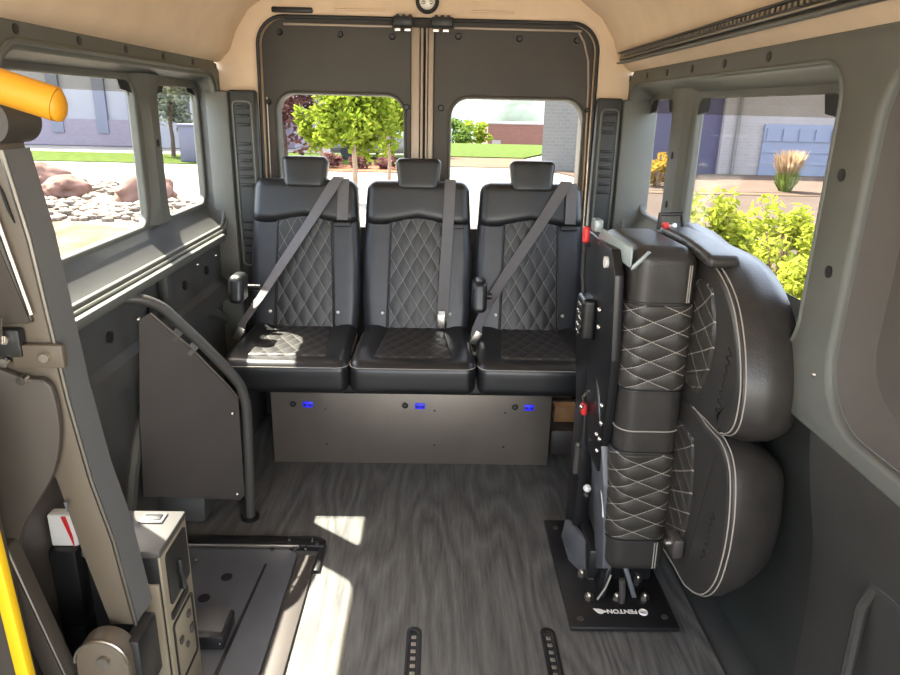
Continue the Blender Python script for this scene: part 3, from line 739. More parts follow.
# lower pivot bracket with rounded head
hd = [(-.638+.050*math.cos(a), .420+.050*math.sin(a)) for a in [PI*k/12 for k in range(13)]]
br = hd + [(-.69, .36), (-.76, .20), (-.78, .0135), (-.587, .0135)]
MB().prism([(x, 1.075, z) for x, z in br], (0, .045, 0), .004).build('pivot_bracket', M['lift'], L)
MB().tube([(x, 1.074, z) for x, z in hd], .003, 6).build('bracket_edge', M['steel'], L)
MB().cyl((-.632, 1.066, .425), (-.632, 1.078, .425), .011, n=16).build('pivot_bolt', M['steel'], L)
MB().box((-.606, 1.10, .30), (-.575, 1.19, .445), .006).build('damper_block', M['black'], L)
# hinge bracket with bolts
MB().box((-.80, 1.128, 1.025), (-.715, 1.150, 1.075), .004).build('hinge_block', M['black'], L)
MB().box((-.735, 1.132, 1.005), (-.648, 1.148, 1.047), .003).build('hinge_plate', M['lift'], L)
for x, z in ((-.735, 1.06), (-.745, 1.018), (-.674, 1.028), (-.72, .985)):
    MB().cyl((x, 1.118, z), (x, 1.134, z), .008, n=12).build('hinge_bolt', M['chrome'], L)
MB().cyl((-.742, 1.115, 1.055), (-.735, 1.115, 1.10), .006, n=10).build('pin', M['chrome'], L)
# yellow foam handrail
MB().tube(catmull([(-.90, 1.04, 1.535), (-.72, 1.04, 1.495), (-.64, 1.05, 1.470), (-.556, 1.06, 1.443)], 5, False), .0245, 20).sphere((-.556, 1.06, 1.443), .0245, 20, (.5, .9, 1.0)).build('yellow_handrail', M['yellow'], L)
MB().tube([(-.90, 1.04, 1.54), (-.90, 1.12, 1.50), (-.88, 1.18, 1.40)], .018, 12).build('rail_bracket', M['liftdark'], L)
MB().prism([(-.762, 1.0, .95), (-.742, 1.0, .95), (-.728, 1.0, .44), (-.722, 1.0, .05), (-.746, 1.0, .05), (-.752, 1.0, .44)], (0, .02, 0), .003).build('yellow_safety_bar', M['yellow2'], L)
MB().prism([(-.84, 1.02, .98), (-.755, 1.02, .98), (-.742, 1.02, .05), (-.84, 1.02, .05)], (0, .03, 0), .004).build('bar_backplate', M['liftdark'], L)
MB().box((-.95, 1.05, .04), (-.72, 1.20, .16), .01).build('lift_base', M['blackmetal'], L)
# folded platform behind the tower; far part raised to block doorway light
MB().prism([(-.93, .55, .06), (-.93, 1.52, .06), (-.93, 1.52, .90), (-.93, 1.20, 1.0), (-.93, 1.16, 1.35), (-.93, .55, 1.35)], (.07, 0, 0), .008).build('folded_platform', M['liftdark'], L)
# pump box
P = thing('pump_box', (-.68, 1.36, .012), 'grey lift control box with light sloping top beside the lift arm', 'control box')
MB().box((-.76, 1.285, .0135), (-.60, 1.437, .515), .006).build('housing', M['black'], P)
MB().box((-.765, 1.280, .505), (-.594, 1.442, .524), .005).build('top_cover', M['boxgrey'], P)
MB().box((-.684, 1.385, .522), (-.628, 1.425, .529), .003).build('switch_plate', M['slate'], P)
MB().box((-.676, 1.395, .528), (-.636, 1.415, .532), .002).build('rocker_switch', M['black'], P)
MB().box((-.602, 1.282, .03), (-.596, 1.440, .512), .002).build('side_panel', M['cream'], P)
plate('side_recess', rrect(1.305, .36, 1.425, .495, .012), [], .004, yz(-.595), M['black'], P)
MB().tube([(-.592, 1.37, .44), (-.588, 1.365, .41), (-.590, 1.375, .39), (-.587, 1.37, .36)], .006, 8).build('cable', M['rubber'], P)
plate('lower_hatch', rrect(1.300, .13, 1.425, .31, .012), [rrect(1.306, .136, 1.419, .304, .010)], .004, yz(-.595), M['black'], P)
for y, z, w in ((1.335, .24, .016), (1.365, .20, .012), (1.39, .27, .016), (1.40, .22, .02)):
    MB().box((-.596, y-w/2, z-w/2), (-.590, y+w/2, z+w/2), .002).build('valve', M['guard'], P)
MB().box((-.597, 1.30, .325), (-.590, 1.40, .345), .003).build('side_slot', M['black'], P)
MB().box((-.640, 1.275, .10), (-.604, 1.284, .44), .003).build('front_panel', M['cream'], P)
R_ = MB().box((-.855, 1.33, .50), (-.795, 1.36, .58), .004).build('warning_box', M['white']); tag(R_, 'white box with a red triangle sticker seen between the lift arms', 'box')
MB().prism([(-.822, 1.326, .578), (-.803, 1.326, .50), (-.803, 1.326, .525), (-.812, 1.326, .578)], (0, .002, 0)).build('red_sticker', M['red'], R_, smooth=False)
MB().box((-.855, 1.31, .30), (-.795, 1.38, .499), .006).build('box_stand', M['blackmetal'], R_)
MB().box((-.855, 1.31, .0135), (-.80, 1.38, .30), .006).build('box_post', M['blackmetal'], R_)
# base plate of the lift
B_ = thing('lift_base_plate', (-.66, 1.6, 0), 'flat black lift base plate on the floor with a pale trim strip', 'base plate')
MB().prism([(-.985, .6, 0), (-.46, .6, 0), (-.46, 1.98, 0), (-.50, 2.02, 0), (-.985, 2.02, 0)], (0, 0, .012), .002).build('plate', M['slate'], B_)
MB().prism([(-.985, 2.018, 0), (-.375, 2.018, 0), (-.372, 2.05, 0), (-.40, 2.075, 0), (-.985, 2.075, 0)], (0, 0, .022), .003).build('edge_bar', M['blackmetal'], B_)
MB().box((-.985, 2.012, .012), (-.46, 2.020, .026), .002).build('bright_edge', M['steel'], B_)
MB().box((-.455, .6, 0), (-.395, 1.985, .010), .003).build('trim_strip', M['guard'], B_)
MB().box((-.392, 1.90, 0), (-.372, 2.02, .012), .003).build('corner_bar', M['blackmetal'], B_)
MB().prism([(-.556, 1.93, .0122), (-.548, 1.93, .0122), (-.575, 1.2, .0125), (-.590, 1.2, .0125)], (0, 0, .0006)).build('dark_groove', M['black'], B_, smooth=False)
for x, y in ((-.78, 1.93), (-.545, 1.99), (-.47, 1.99), (-.435, 2.0), (-.42, 2.05), (-.40, 2.03), (-.5, 2.05)):
    MB().cyl((x, y, .02), (x, y, .027), .006, n=10).build('screw', M['chrome'], B_)
for x, y in ((-.66, 1.86), (-.70, 1.76)):
    MB().cyl((x, y, .012), (x, y, .014), .018, n=14).build('plug', M['black'], B_)
T_ = thing('latch_block', (-.635, 1.60, .012), 'small black block with a grey top painted as sunlit on the lift base plate', 'block')
MB().box((-.70, 1.545, .0135), (-.575, 1.66, .058), .006).build('block_body', M['blackmetal'], T_)
MB().box((-.69, 1.565, .056), (-.583, 1.655, .064), .003).build('lit_top_cover', M['boxgrey'], T_)  # lighter cover stands in for sunlight on the block's top
MB().sphere((-.585, 1.55, .035), .006, 8).build('screw', M['chrome'], T_)

# ---- folded double seat at the right
F = thing('folding_seat', (.58, 1.92, 0), 'black quilted double seat folded up against the right wall on a bolted plate', 'folding seat')
bp = MB().box((.405, 1.645, .0), (.728, 2.20, .016), .004).build('base_plate', M['blackmetal'], F)
for x, y in ((.489, 2.135), (.484, 2.05), (.483, 1.881), (.483, 1.769), (.570, 1.77), (.658, 1.772), (.66, 1.86)):
    b = MB().cyl((x, y, .016), (x, y, .030), .014, n=6).build('bolt', M['steel'], F)
    MB().sphere((x, y, .030), .010, 10).build('bolt_cap', M['steel'], b)
for x, y in ((.44, 1.68), (.695, 1.69), (.44, 2.15)):
    MB().cyl((x, y, .016), (x, y, .0185), .010, n=14).build('countersunk_screw', M['guard'], F)
# writing on the plate: faces the other way round
fn = lambda cx, cy: (lambda u, v, w: (cx-u, cy-v, .0172+w))
link('plate_lettering', text_mesh('FENTON', .0235, .0006, fn(.572, 1.7125)), M['white'], bp, False)
tor = [(.636+.011*math.cos(a), 1.709+.011*math.sin(a), .0175) for a in [2*PI*k/22 for k in range(22)]]
MB().tube(tor, .0035, 6, True).build('ring_emblem', M['white'], bp)
MB().box((.630, 1.708, .017), (.643, 1.712, .0185), .0005, rot=Matrix.Rotation(-.6, 3, 'Z')).build('ring_bar', M['white'], bp)
MB().prism([(p.x, p.y, .0166) for p in catmull([(.487, 1.724, 0), (.497, 1.723, 0), (.508, 1.722, 0), (.518, 1.716, 0), (.527, 1.711, 0), (.518, 1.707, 0), (.508, 1.701, 0), (.498, 1.705, 0), (.492, 1.714, 0)], 4)], (0, 0, .001)).build('leaf_emblem', M['white'], bp, smooth=False)
# cushion slab standing on its side
def lean(p): return Vector((p.x + .022 + .016*(1.1-p.z), p.y, p.z))
def fslab(p):
    q = lean(p)
    if q.z > 1.0: q.x -= .02*(q.z-1.0)/.12 * max(0, (q.y-1.75)/.4)
    return q
MB().rbox((.573, 1.925, .620), (.180, .350, 1.00), .045, (6, 8, 24), fslab).build('cushion', M['leather3'], F)
# soft cap of the top and bottom bolsters
def wrap(s, z, off=.0035):
    """path round the front of the slab from the right edge to its left side"""
    r = .045+off; x0, x1, y0 = .483-off, .663+off, 1.75-off
    La = (x1-r)-(x0+r); Lc = PI/2*r; Ls = .055
    pre = Lc*.75
    tot = pre+La+Lc+Ls; d = s*tot - pre
    if d < 0:
        a = -d/r; return Vector((x1-r+r*math.sin(a), y0+r-r*math.cos(a), z)), Vector((math.sin(a), -math.cos(a), 0)), d
    if d < La: return Vector((x1-r-d, y0, z)), Vector((0, -1, 0)), d
    if d < La+Lc:
        a = (d-La)/r; return Vector((x0+r-r*math.sin(a), y0+r-r*math.cos(a), z)), Vector((-math.sin(a), -math.cos(a), 0)), d
    return Vector((x0, y0+r+(d-La-Lc), z)), Vector((-1, 0, 0)), d
for z0, z1 in ((.725, .968), (.245, .528)):
    def fq(s, tt, z0=z0, z1=z1):
        return lean(wrap(s, z0+(z1-z0)*tt)[0])
    def ab(s, tt, z0=z0, z1=z1):
        d = wrap(s, 0)[2]; z = (z1-z0)*tt
        return (d/.135+z/.056, d/.135-z/.056)
    quilt_grid('quilted_insert', fq, 70, 90, ab, M['quilt2'], F, .004, lambda s, tt: wrap(s, 0)[1])
for z in (.972, .721, .532, .241, .60):
    MB().tube([lean(wrap(.02+.96*k/24, z, .002)[0]) for k in range(25)], .0028 if z != .60 else .002, 6).build('seam', M['thread'] if z in (.60,) else M['black'], F)
for dx in (0, .010):
    MB().tube([lean(wrap(.145-dx*2.5, .975+.10*k/8, .0015)[0]) for k in range(9)], .0018, 6).build('stitching', M['thread'], F)
    MB().tube([lean(wrap(.185-dx*3, .145+.09*k/6, .0015)[0]) for k in range(7)], .0018, 6).build('stitching', M['thread'], F)
# end cap at the top left of the slab
cp = [(.452, 2.02, 1.118), (.472, 2.03, 1.135), (.512, 1.745, 1.115), (.540, 1.742, 1.112), (.500, 1.742, 1.072), (.488, 1.75, 1.062)]
MB().prism([(.445, 1.985, 1.085), (.452, 2.0, 1.125), (.484, 1.765, 1.115), (.482, 1.755, 1.065)], (.006, .002, .006), .002).build('end_cap', M['capblue'], F)
MB().prism([(.482, 1.742, 1.063), (.486, 1.742, 1.075), (.522, 1.742, 1.112), (.530, 1.742, 1.110), (.492, 1.742, 1.066)], (0, .008, 0), .001).build('cap_edge', M['capblue'], F)
MB().box((.436, 2.0, 1.115), (.462, 2.05, 1.152), .006).build('cap_tab', M['capblue'], F)
# mechanism
MB().prism([(.448, 1.83, 1.10), (.446, 2.12, 1.10), (.452, 2.20, .70), (.470, 2.18, .42), (.472, 1.84, .42), (.470, 1.80, .62), (.462, 1.77, .80), (.450, 1.775, 1.04)], (.026, 0, 0), .004).build('side_plate', M['blackmetal'], F)
MB().prism([(.478, 1.96, .74), (.474, 1.86, .66), (.498, 1.79, .40), (.520, 1.78, .12), (.520, 1.86, .06), (.500, 1.98, .40)], (.022, 0, 0), .004).build('frame_post', M['slate'], F)
MB().box((.474, 2.02, .016), (.525, 2.16, .70), .006).build('upright', M['blackmetal'], F)
MB().box((.495, 1.86, .016), (.70, 2.08, .125), .008).build('pedestal', M['blackmetal'], F)
MB().prism([(.52, 1.775, .016), (.535, 1.775, .016), (.56, 1.80, .13), (.545, 1.80, .13)], (0, .10, 0), .002).build('gusset', M['blackmetal'], F)
MB().prism([(.62, 1.775, .016), (.635, 1.775, .016), (.60, 1.80, .12), (.585, 1.80, .12)], (0, .10, 0), .002).build('gusset', M['slate'], F)
MB().tube([(.508, 1.762, .02), (.53, 1.765, .06), (.545, 1.77, .105)], .004, 8).build('cotter_wire', M['steel'], F)
MB().tube([(.575, 1.755, .10), (.58, 1.75, .05), (.58, 1.75, .02)], .010, 8).build('foot_stud', M['guard'], F)
MB().cyl((.452, 1.86, 1.058), (.440, 1.86, 1.058), .016, n=18).build('roller', M['white'], F)
MB().rbox((.440, 2.05, 1.10), (.020, .024, .050), .008, (2, 2, 3)).build('red_lever', M['red'], F)
MB().cyl((.436, 2.05, 1.07), (.455, 2.05, 1.07), .007, n=8).build('lever_arm', M['blackmetal'], F)
MB().tube([(.438, 2.05, 1.08), (.440, 2.05, .98), (.446, 2.04, .92)], .007, 8).build('cable', M['rubber'], F)
rk = MB().rbox((.450, 2.0, .86), (.045, .10, .13), .014, (3, 3, 3)).build('recliner_box', M['blackmetal'], F)
for y, z in ((1.97, .905), (1.98, .88), (1.96, .865), (1.98, .84), (1.97, .82)):
    MB().tube([(.424, y-.012, z), (.422, y+.012, z+.006)], .004, 6).build('spring_wire', M['chrome'], rk)
MB().tube([(.425, 1.95, .845), (.420, 1.97, .815), (.425, 1.99, .805)], .004, 6).build('hook', M['chrome'], rk)
for x, y, z in ((.462, 1.80, .66), (.462, 1.79, .61), (.47, 1.82, .545), (.47, 1.835, .50), (.44, 1.84, .93), (.442, 1.84, .88), (.455, 1.80, .57), (.443, 1.97, .58)):
    MB().sphere((x-.008, y-.012, z), .0075, 8).build('rivet', M['chrome'], F)
MB().rbox((.466, 1.99, .56), (.020, .028, .040), .008, (2, 2, 2)).build('red_handle', M['red'], F)
MB().tube([(.472, 1.95, .64), (.455, 1.97, .61), (.466, 1.985, .58)], .004, 6).build('handle_wire', M['steel'], F)
MB().cyl((.468, 2.03, .31), (.468, 2.03, .41), .012, n=12).build('gas_strut', M['guard'], F)
MB().cyl((.468, 2.03, .41), (.468, 2.03, .422), .009, n=12).build('strut_cap', M['steel'], F)
MB().sphere((.486, 1.93, .31), .013, 12).build('white_stop', M['white'], F)
MB().sphere((.486, 1.93, .285), .013, 12).build('stop_boot', M['black'], F)
MB().prism([(.4925, 1.795, .385), (.4965, 1.79, .375), (.508, 1.783, .30), (.503, 1.785, .305), (.500, 1.787, .34)], (-.002, -.006, 0)).build('white_mark', M['white'], F, smooth=False)
MB().prism([(.452, 2.10, .016), (.452, 1.96, .016), (.50, 1.86, .016), (.50, 1.90, .12), (.452, 2.06, .11)], (.02, 0, 0), .003).build('base_gusset', M['slate'], F)
for o in F.children:
    if o.name.split('.')[0] in ('side_plate', 'end_cap', 'cap_edge', 'cap_tab', 'roller', 'rivet'): o.location.x += .016
# the two backs: rounded outlines stacked one above the other
up = [(2.20, 1.085), (1.9, 1.10), (1.75, 1.10), (1.64, 1.078), (1.55, 1.03), (1.485, .955), (1.445, .87), (1.438, .80), (1.452, .75), (1.50, .715), (1.60, .702), (2.20, .702)]
lo = [(2.20, .698), (1.60, .70), (1.49, .698), (1.43, .66), (1.398, .58), (1.388, .50), (1.394, .42), (1.415, .345), (1.465, .275), (1.55, .225), (1.66, .21), (2.20, .21)]
def back(outl, cz, name, grow, tail):
    P_ = catmull([(a, b, 0) for a, b in outl], 6); cy = 1.85
    def ring(X, inset):
        out = []
        n = len(P_)
        for i, p in enumerate(P_):
            tg = (P_[(i+1) % n]-P_[i-1]); nv = Vector((tg.y, -tg.x, 0)).normalized()
            c = Vector((cy, cz, 0))
            if nv.dot(c-p) < 0: nv = -nv
            q = p + nv*inset; out.append((X, q.x, q.y))
        return out
    o = MB().loft([ring(.688, .05), ring(.688, .022), ring(.690, .010), ring(.697, .001), ring(.706, 0), ring(.74, -.004-grow), ring(.79, .0-grow*1.3+tail*.5), ring(.828, .012-grow+tail), ring(.850, .035+tail), ring(.860, .07+tail)]).build(name, M['leather3'], F)
    for k, (X, ins) in enumerate(((.6925, .004), (.703, -.0005))):
        pts = [p for p in ring(X, ins) if p[1] < 2.0]
        # open the ring at the hidden far side
        i0 = max(range(len(pts)), key=lambda i: 0)
        MB().tube(pts, .0018, 6).build('stitching', M['thread'], o)
    return o
b1 = back(up, .90, 'upper_backrest', .010, 0); b2 = back(lo, .44, 'lower_backrest', -.004, .03)
for par, z0, z1, bow in ((b1, .745, 1.045, .07), (b2, .27, .635, .05)):
    def fq(s, tt, z0=z0, z1=z1, bow=bow):
        y = 2.15 - s*(2.15-1.60-.0) + s*bow*(2*tt-1)**2
        return (.6845, y, z0+(z1-z0)*tt)
    def ab(s, tt, z0=z0, z1=z1):
        y = s*.55; z = (z1-z0)*tt
        return (y/.12+z/.062, y/.12-z/.062)
    quilt_grid('quilted_insert', fq, 50, 40, ab, M['quilt2'], par, .004, lambda s, tt: (-1, 0, 0))
for par, za, zb, y in ((b1, .76, .93, 1.525), (b2, .37, .52, 1.475)):
    pts = []
    for k in range(70):
        u = k/69; pts.append((.6868, y + .012*math.sin(u*46)*(.6+.4*math.sin(u*9)) - .02*(u-.5), za+(zb-za)*u))
    MB().tube(pts, .0016, 5).build('embroidery', M['thread_dark'], par)
MB().rbox((.700, 1.845, 1.118), (.085, .37, .032), .014, (4, 12, 2), lambda p: Vector((p.x+.02*(1.9-p.y), p.y, p.z - .22*max(0, 1.85-p.y)**1.6 ))).build('armrest', M['leather3'], F)
MB().tube([(.655, 2.05, 1.12), (.655, 2.05, 1.165), (.72, 2.05, 1.168), (.728, 2.05, 1.13)], .007, 8).build('belt_loop', M['blackmetal'], F)
MB().box((.665, 2.02, 1.125), (.70, 2.05, 1.142), .004).build('belt_anchor', M['chrome'], F)
MB().box((.655, 2.0, 1.128), (.672, 2.03, 1.146), .004).build('red_button', M['red'], F)
bk = MB().box((.655, 1.60, .285), (.686, 1.66, .345), .008).build('buckle', M['guard'], F)
MB().cyl((.64, 1.63, .32), (.656, 1.63, .32), .010, n=12).build('buckle_bolt', M['chrome'], bk)
MB().box((.60, 1.92, .14), (.84, 2.12, .19), .01).build('back_support', M['blackmetal'], F)
MB().box((.64, 2.05, .016), (.72, 2.17, .19), .008).build('rear_upright', M['blackmetal'], F)

# ================================================================== OUTSIDE
G = -.70
def ground(name, pts, z, m, th=.05):
    o = MB().prism([(x, y, z) for x, y in pts], (0, 0, -th)).build(name, m, smooth=False); return tag(o, kind='structure')
ground('ground', [(-90, -25), (90, -25), (90, 46), (-90, 46)], G-.03, M['lot'], .3)
ground('ground_lower', [(-120, 45), (120, 45), (120, 260), (-120, 260)], -4.0, M['lot'], .3)
ground('road', [(2.2, -10), (60, -10), (60, 19.6), (4.5, 19.6), (3.5, 12)], G, M['road'], .02)
ground('pavement', [(5.6, 20.2), (60, 20.2), (60, 26.2), (4.2, 26.2)], G+.03, M['walk'], .06)
ground('kerb', [(4.6, 19.6), (60, 19.6), (60, 20.2), (5.0, 20.2)], G+.02, M['kerb'], .06)
ground('lawn_left', [(-60, 26.8), (-7.6, 26.4), (-7.4, 31), (-60, 33)], G, M['grass'], .02)
ground('lawn_back_left', [(-7.2, 27.4), (-.6, 27.4), (-.4, 34), (-7.2, 34)], G, M['grass'], .02)
ground('mulch_bed', [(-5.2, 24.6), (-.8, 24.6), (-.6, 27.4), (-5.4, 27.4)], G, M['mulch'], .02)
ground('lawn_back', [(-.2, 33), (3.9, 33), (9, 45.8), (-2, 45.8)], G+.04, M['grass'], .04)
ground('brown_path', [(-.3, 27.6), (3.6, 27.6), (3.9, 33), (-.2, 33)], G, M['kerb'], .02)
ground('gravel_bed', [(-30, 21.5), (-9.6, 19.8), (-5.0, 16.0), (-3.4, 12.6), (-5.2, 12.2), (-8, 13.4), (-30, 15)], G, M['gravel'], .02)
ground('dirt_bed', [(-30, 15), (-8, 13.4), (-5.2, 12.2), (-2.6, 8), (-2.2, 3), (-30, 3)], G, M['dirt'], .02)
# pebbles nobody could count
mb = MB(); rnd = random.Random(3)
def inbed(x, y):
    return y < 19.6 and y > 13.0 + max(0, (-8-x))*.06 and x < -5.2+(16-y)*.45 and x > -13 and y - 16 < (-x-5.0)*.82
n = 0
while n < 900:
    x, y = rnd.uniform(-13, -3.8), rnd.uniform(12.6, 19.6)
    if not inbed(x, y): continue
    if any((x-bx)**2+(y-by)**2 < br**2 for bx, by, br in ((-10.2, 18.2, 1.05), (-8.75, 16.5, .9), (-6.75, 16.2, 1.1))): continue
    r = rnd.uniform(.05, .14); t2 = bmesh.new(); bmesh.ops.create_icosphere(t2, subdivisions=1, radius=r)
    sx, sy, sz = rnd.uniform(.8, 1.4), rnd.uniform(.8, 1.3), rnd.uniform(.5, .9)
    for v in t2.verts: v.co = Vector((x+v.co.x*sx, y+v.co.y*sy, G+r*.3+v.co.z*sz))
    mb.add(t2); n += 1
pb = mb.build('pebbles', M['pebble']); tag(pb, 'pale pebbles spread over the landscape bed outside the left window', 'pebbles', kind='stuff')
def boulder(x, y, r, seed, lab):
    t2 = bmesh.new(); bmesh.ops.create_icosphere(t2, subdivisions=4, radius=1)
    for v in t2.verts:
        nn_ = noise.noise(v.co*1.3+Vector((seed, 0, 0)))*.35 + noise.noise(v.co*3.1+Vector((0, seed, 0)))*.14
        v.co = v.co*(1+nn_); v.co = Vector((x+v.co.x*r, y+v.co.y*r*.9, G+r*.32+v.co.z*r*.62))
    m_ = MB(); m_.add(t2); o = m_.build('boulder', M['boulder']); tag(o, lab, 'boulder', 'boulders outside the left windows')
boulder(-10.2, 18.2, .62, 1.0, 'reddish boulder behind another in the pale gravel outside the left window')
boulder(-8.75, 16.5, .50, 4.0, 'paler boulder in front of the reddish one in the gravel')
boulder(-6.75, 16.2, .66, 9.0, 'reddish boulder in the gravel by the post between the left windows')
# foliage
def leaves(c, rad, n, size, seed, clumps=0, z_min=None, aspect=1.6):
    rnd = random.Random(seed); bm = bmesh.new(); c = Vector(c)
    cl = []
    for k in range(clumps):
        d = Vector((rnd.gauss(0, 1), rnd.gauss(0, 1), rnd.gauss(0, 1))).normalized()*rnd.uniform(.45, .85)
        cl.append((d, rnd.uniform(.22, .42)))
    for k in range(n):
        d = Vector((rnd.gauss(0, 1), rnd.gauss(0, 1), rnd.gauss(0, 1))).normalized()
        if clumps:
            b, rr = cl[rnd.randrange(clumps)]; d = b + d*rr*rnd.random()**.4
        else: d = d*rnd.random()**.4
        p = c + Vector((d.x*rad[0], d.y*rad[1], d.z*rad[2]))
        if z_min is not None and p.z < z_min: p.z = z_min + rnd.random()*.2
        u = Vector((rnd.gauss(0, 1), rnd.gauss(0, 1), rnd.gauss(0, .6))).normalized(); w = u.orthogonal().normalized()
        w = Matrix.Rotation(rnd.random()*6.28, 3, u) @ w; s_ = size*rnd.uniform(.6, 1.3)
        vs = [bm.verts.new(p+u*s_*a*aspect/1.6+w*s_*b_*.5) for a, b_ in ((-.8, 0), (-.1, .85), (.9, 0), (-.1, -.85))]
        bm.faces.new(vs)
    m_ = MB(); m_.bm.free(); m_.bm = bm; return m_
def tree(base, th, tr_, crown, rad, n, size, seed, leafm, barkm, label, group=None, clumps=22, name='leafy_tree'):
    o = thing(name, base, label, 'tree', group)
    x, y, z = base; rnd = random.Random(seed)
    m_ = MB().tube([(x, y, z), (x+.03, y, z+th*.5), (x-.02, y, z+th)], [tr_, tr_*.8, tr_*.6], 10)
    for k in range(5):
        a = rnd.random()*6.28
        m_.tube([(x, y, z+th*(.72+.05*k)), (x+math.cos(a)*rad[0]*.12, y+abs(math.sin(a))*rad[1]*.2, z+th+rad[2]*.2), (x+math.cos(a)*rad[0]*.3, y+abs(math.sin(a))*rad[1]*.4, z+th+rad[2]*.5)], [tr_*.4, tr_*.25, tr_*.1], 7)
    m_.build('trunk', barkm, o)
    leaves(crown, rad, n, size, seed, clumps).build('foliage', leafm, o, smooth=False, fix=False)
    return o
tree((-2.0, 16.5, G), 1.55, .075, (-2.05, 16.7, 1.45), (1.25, 1.2, 1.30), 4600, .11, 11, M['leafy'], M['bark'], 'young yellow-green tree seen through the left rear window', clumps=40)
tree((-1.35, 18.6, G), 1.6, .055, (-1.2, 18.9, 1.35), (.75, .7, 1.0), 1300, .13, 12, M['leafy'], M['bark'], 'slimmer green tree beside the door seam behind the young tree', clumps=16)
tree((-6.3, 29.0, G), 1.4, .12, (-6.5, 29.4, 1.8), (2.7, 2.0, 2.5), 3600, .16, 13, M['leafp'], M['barkdark'], 'purple-leaved tree at the left edge of the left rear window', clumps=34)
tree((-3.35, 20.0, G), 1.5, .06, (-3.5, 20.2, .95), (.6, .6, .8), 800, .13, 17, M['leafy'], M['bark'], 'low yellow-green tree by the purple-leaved tree', clumps=14)
tree((-11.1, 29.8, G), 1.5, .10, (-11.1, 30.0, 1.8), (1.0, 1.0, 1.9), 1600, .16, 14, M['leafh'], M['barkdark'], 'grey-green tree outside the narrow left side window', clumps=24)
for k, (x, y, r, lab) in enumerate(((1.2, 72, 2.1, 'dark green tree left of the distant brick building'), (3.6, 78, 1.9, 'bright green tree touching the distant brick building'))):
    tree((x, y, -4), 1.4, .15, (x, y, -4+1.2+r*.8), (r*1.1, r, r*.9), 900, .30, 40+k, M['leafy'] if k else M['leafd'], M['barkdark'], lab, clumps=16)
tree((-2.9, 33, G), .9, .1, (-2.9, 33, 1.0), (3.0, 1.2, 1.2), 1500, .2, 61, M['leafd'], M['barkdark'], 'dark green bushy tree far behind the young tree', clumps=22)
def shrub(c, rad, n, size, seed, m, label, group=None, name='shrub'):
    o = thing(name, (c[0], c[1], G), label, 'shrub', group); rnd = random.Random(seed)
    m_ = MB()
    for k in range(9):
        a = rnd.random()*6.28; q = rnd.random()*.7
        m_.tube([(c[0], c[1], G), (c[0]+math.cos(a)*rad[0]*q*.5, c[1]+math.sin(a)*rad[1]*q*.5, c[2]), (c[0]+math.cos(a)*rad[0]*q, c[1]+math.sin(a)*rad[1]*q, c[2]+rad[2]*.5)], [.018, .012, .005], 6)
    m_.build('stem', M['bark'], o)
    leaves(c, rad, n, size, seed, 26, G+.05, 2.2).build('foliage', m, o, smooth=False, fix=False)
    return o
shrub((2.62, 6.6, .03), (.50, .50, .74), 4200, .045, 21, M['leafs'], 'bright yellow-green shrub filling the lower left of the large right window', 'bright shrubs outside the right window')
shrub((3.58, 7.1, -.02), (.52, .50, .70), 4200, .045, 22, M['leafs'], 'bright yellow-green shrub in the middle of the large right window', 'bright shrubs outside the right window')
shrub((3.25, 5.45, -.07), (.55, .55, .70), 4200, .042, 23, M['leafs'], 'bright yellow-green shrub low at the right of the large right window', 'bright shrubs outside the right window')
shrub((4.50, 6.6, .03), (.52, .52, .78), 3800, .045, 24, M['leafs'], 'bright yellow-green shrub by the forward pillar outside the right window', 'bright shrubs outside the right window')
shrub((2.15, 5.0, -.12), (.50, .50, .66), 3400, .042, 25, M['leafs'], 'bright yellow-green shrub nearest the van behind the folded seat', 'bright shrubs outside the right window')
shrub((6.6, 21.2, -.20), (.72, .6, .50), 900, .09, 26, M['leafo'], 'orange-yellow shrub by the navy wall outside the narrow right window', None)
shrub((6.2, 22.6, .25), (.40, .35, .7), 350, .09, 27, M['leafd'], 'thin green shrub behind the orange-yellow one outside the right window', None)
for k, (x, lab) in enumerate(((-3.9, 'reddish low shrub in the mulch below the young tree, leftmost'), (-2.95, 'reddish low shrub in the mulch below the young tree, middle'), (-2.0, 'reddish low shrub in the mulch right of the young trunk'))):
    shrub((x, 25.9, -.45), (.42, .40, .30), 350, .09, 50+k, M['leafp'], lab, 'reddish shrubs in the mulch')
# ornamental grass
og = thing('ornamental_grass', (10.2, 20.6, G+.03), 'tall tuft of straw-topped ornamental grass outside the right window', 'grass tuft')
rnd = random.Random(5)
for nm, mm, n_, zt, sp in (('blades', M['blade'], 420, (.35, .7), .42), ('plumes', M['straw'], 420, (.8, 1.25), .55)):
    bm = bmesh.new()
    for k in range(n_):
        a = rnd.random()*6.28; q = rnd.random()**.6*sp; h = rnd.uniform(*zt)
        p0 = Vector((10.2+math.cos(a)*q*.35, 20.6+math.sin(a)*q*.35, G+(.0 if nm == 'blades' else .45))); p1 = Vector((10.2+math.cos(a)*q, 20.6+math.sin(a)*q, G+h))
        w = Vector((math.cos(a+1.57), math.sin(a+1.57), 0))*(.02 if nm == 'blades' else .028)
        bm.faces.new([bm.verts.new(v) for v in (p0-w*.5, p0+w*.5, (p0*.35+p1*.65)+w, p1, (p0*.35+p1*.65)-w)])
    m_ = MB(); m_.bm.free(); m_.bm = bm; m_.build(nm, mm, og, smooth=False, fix=False)
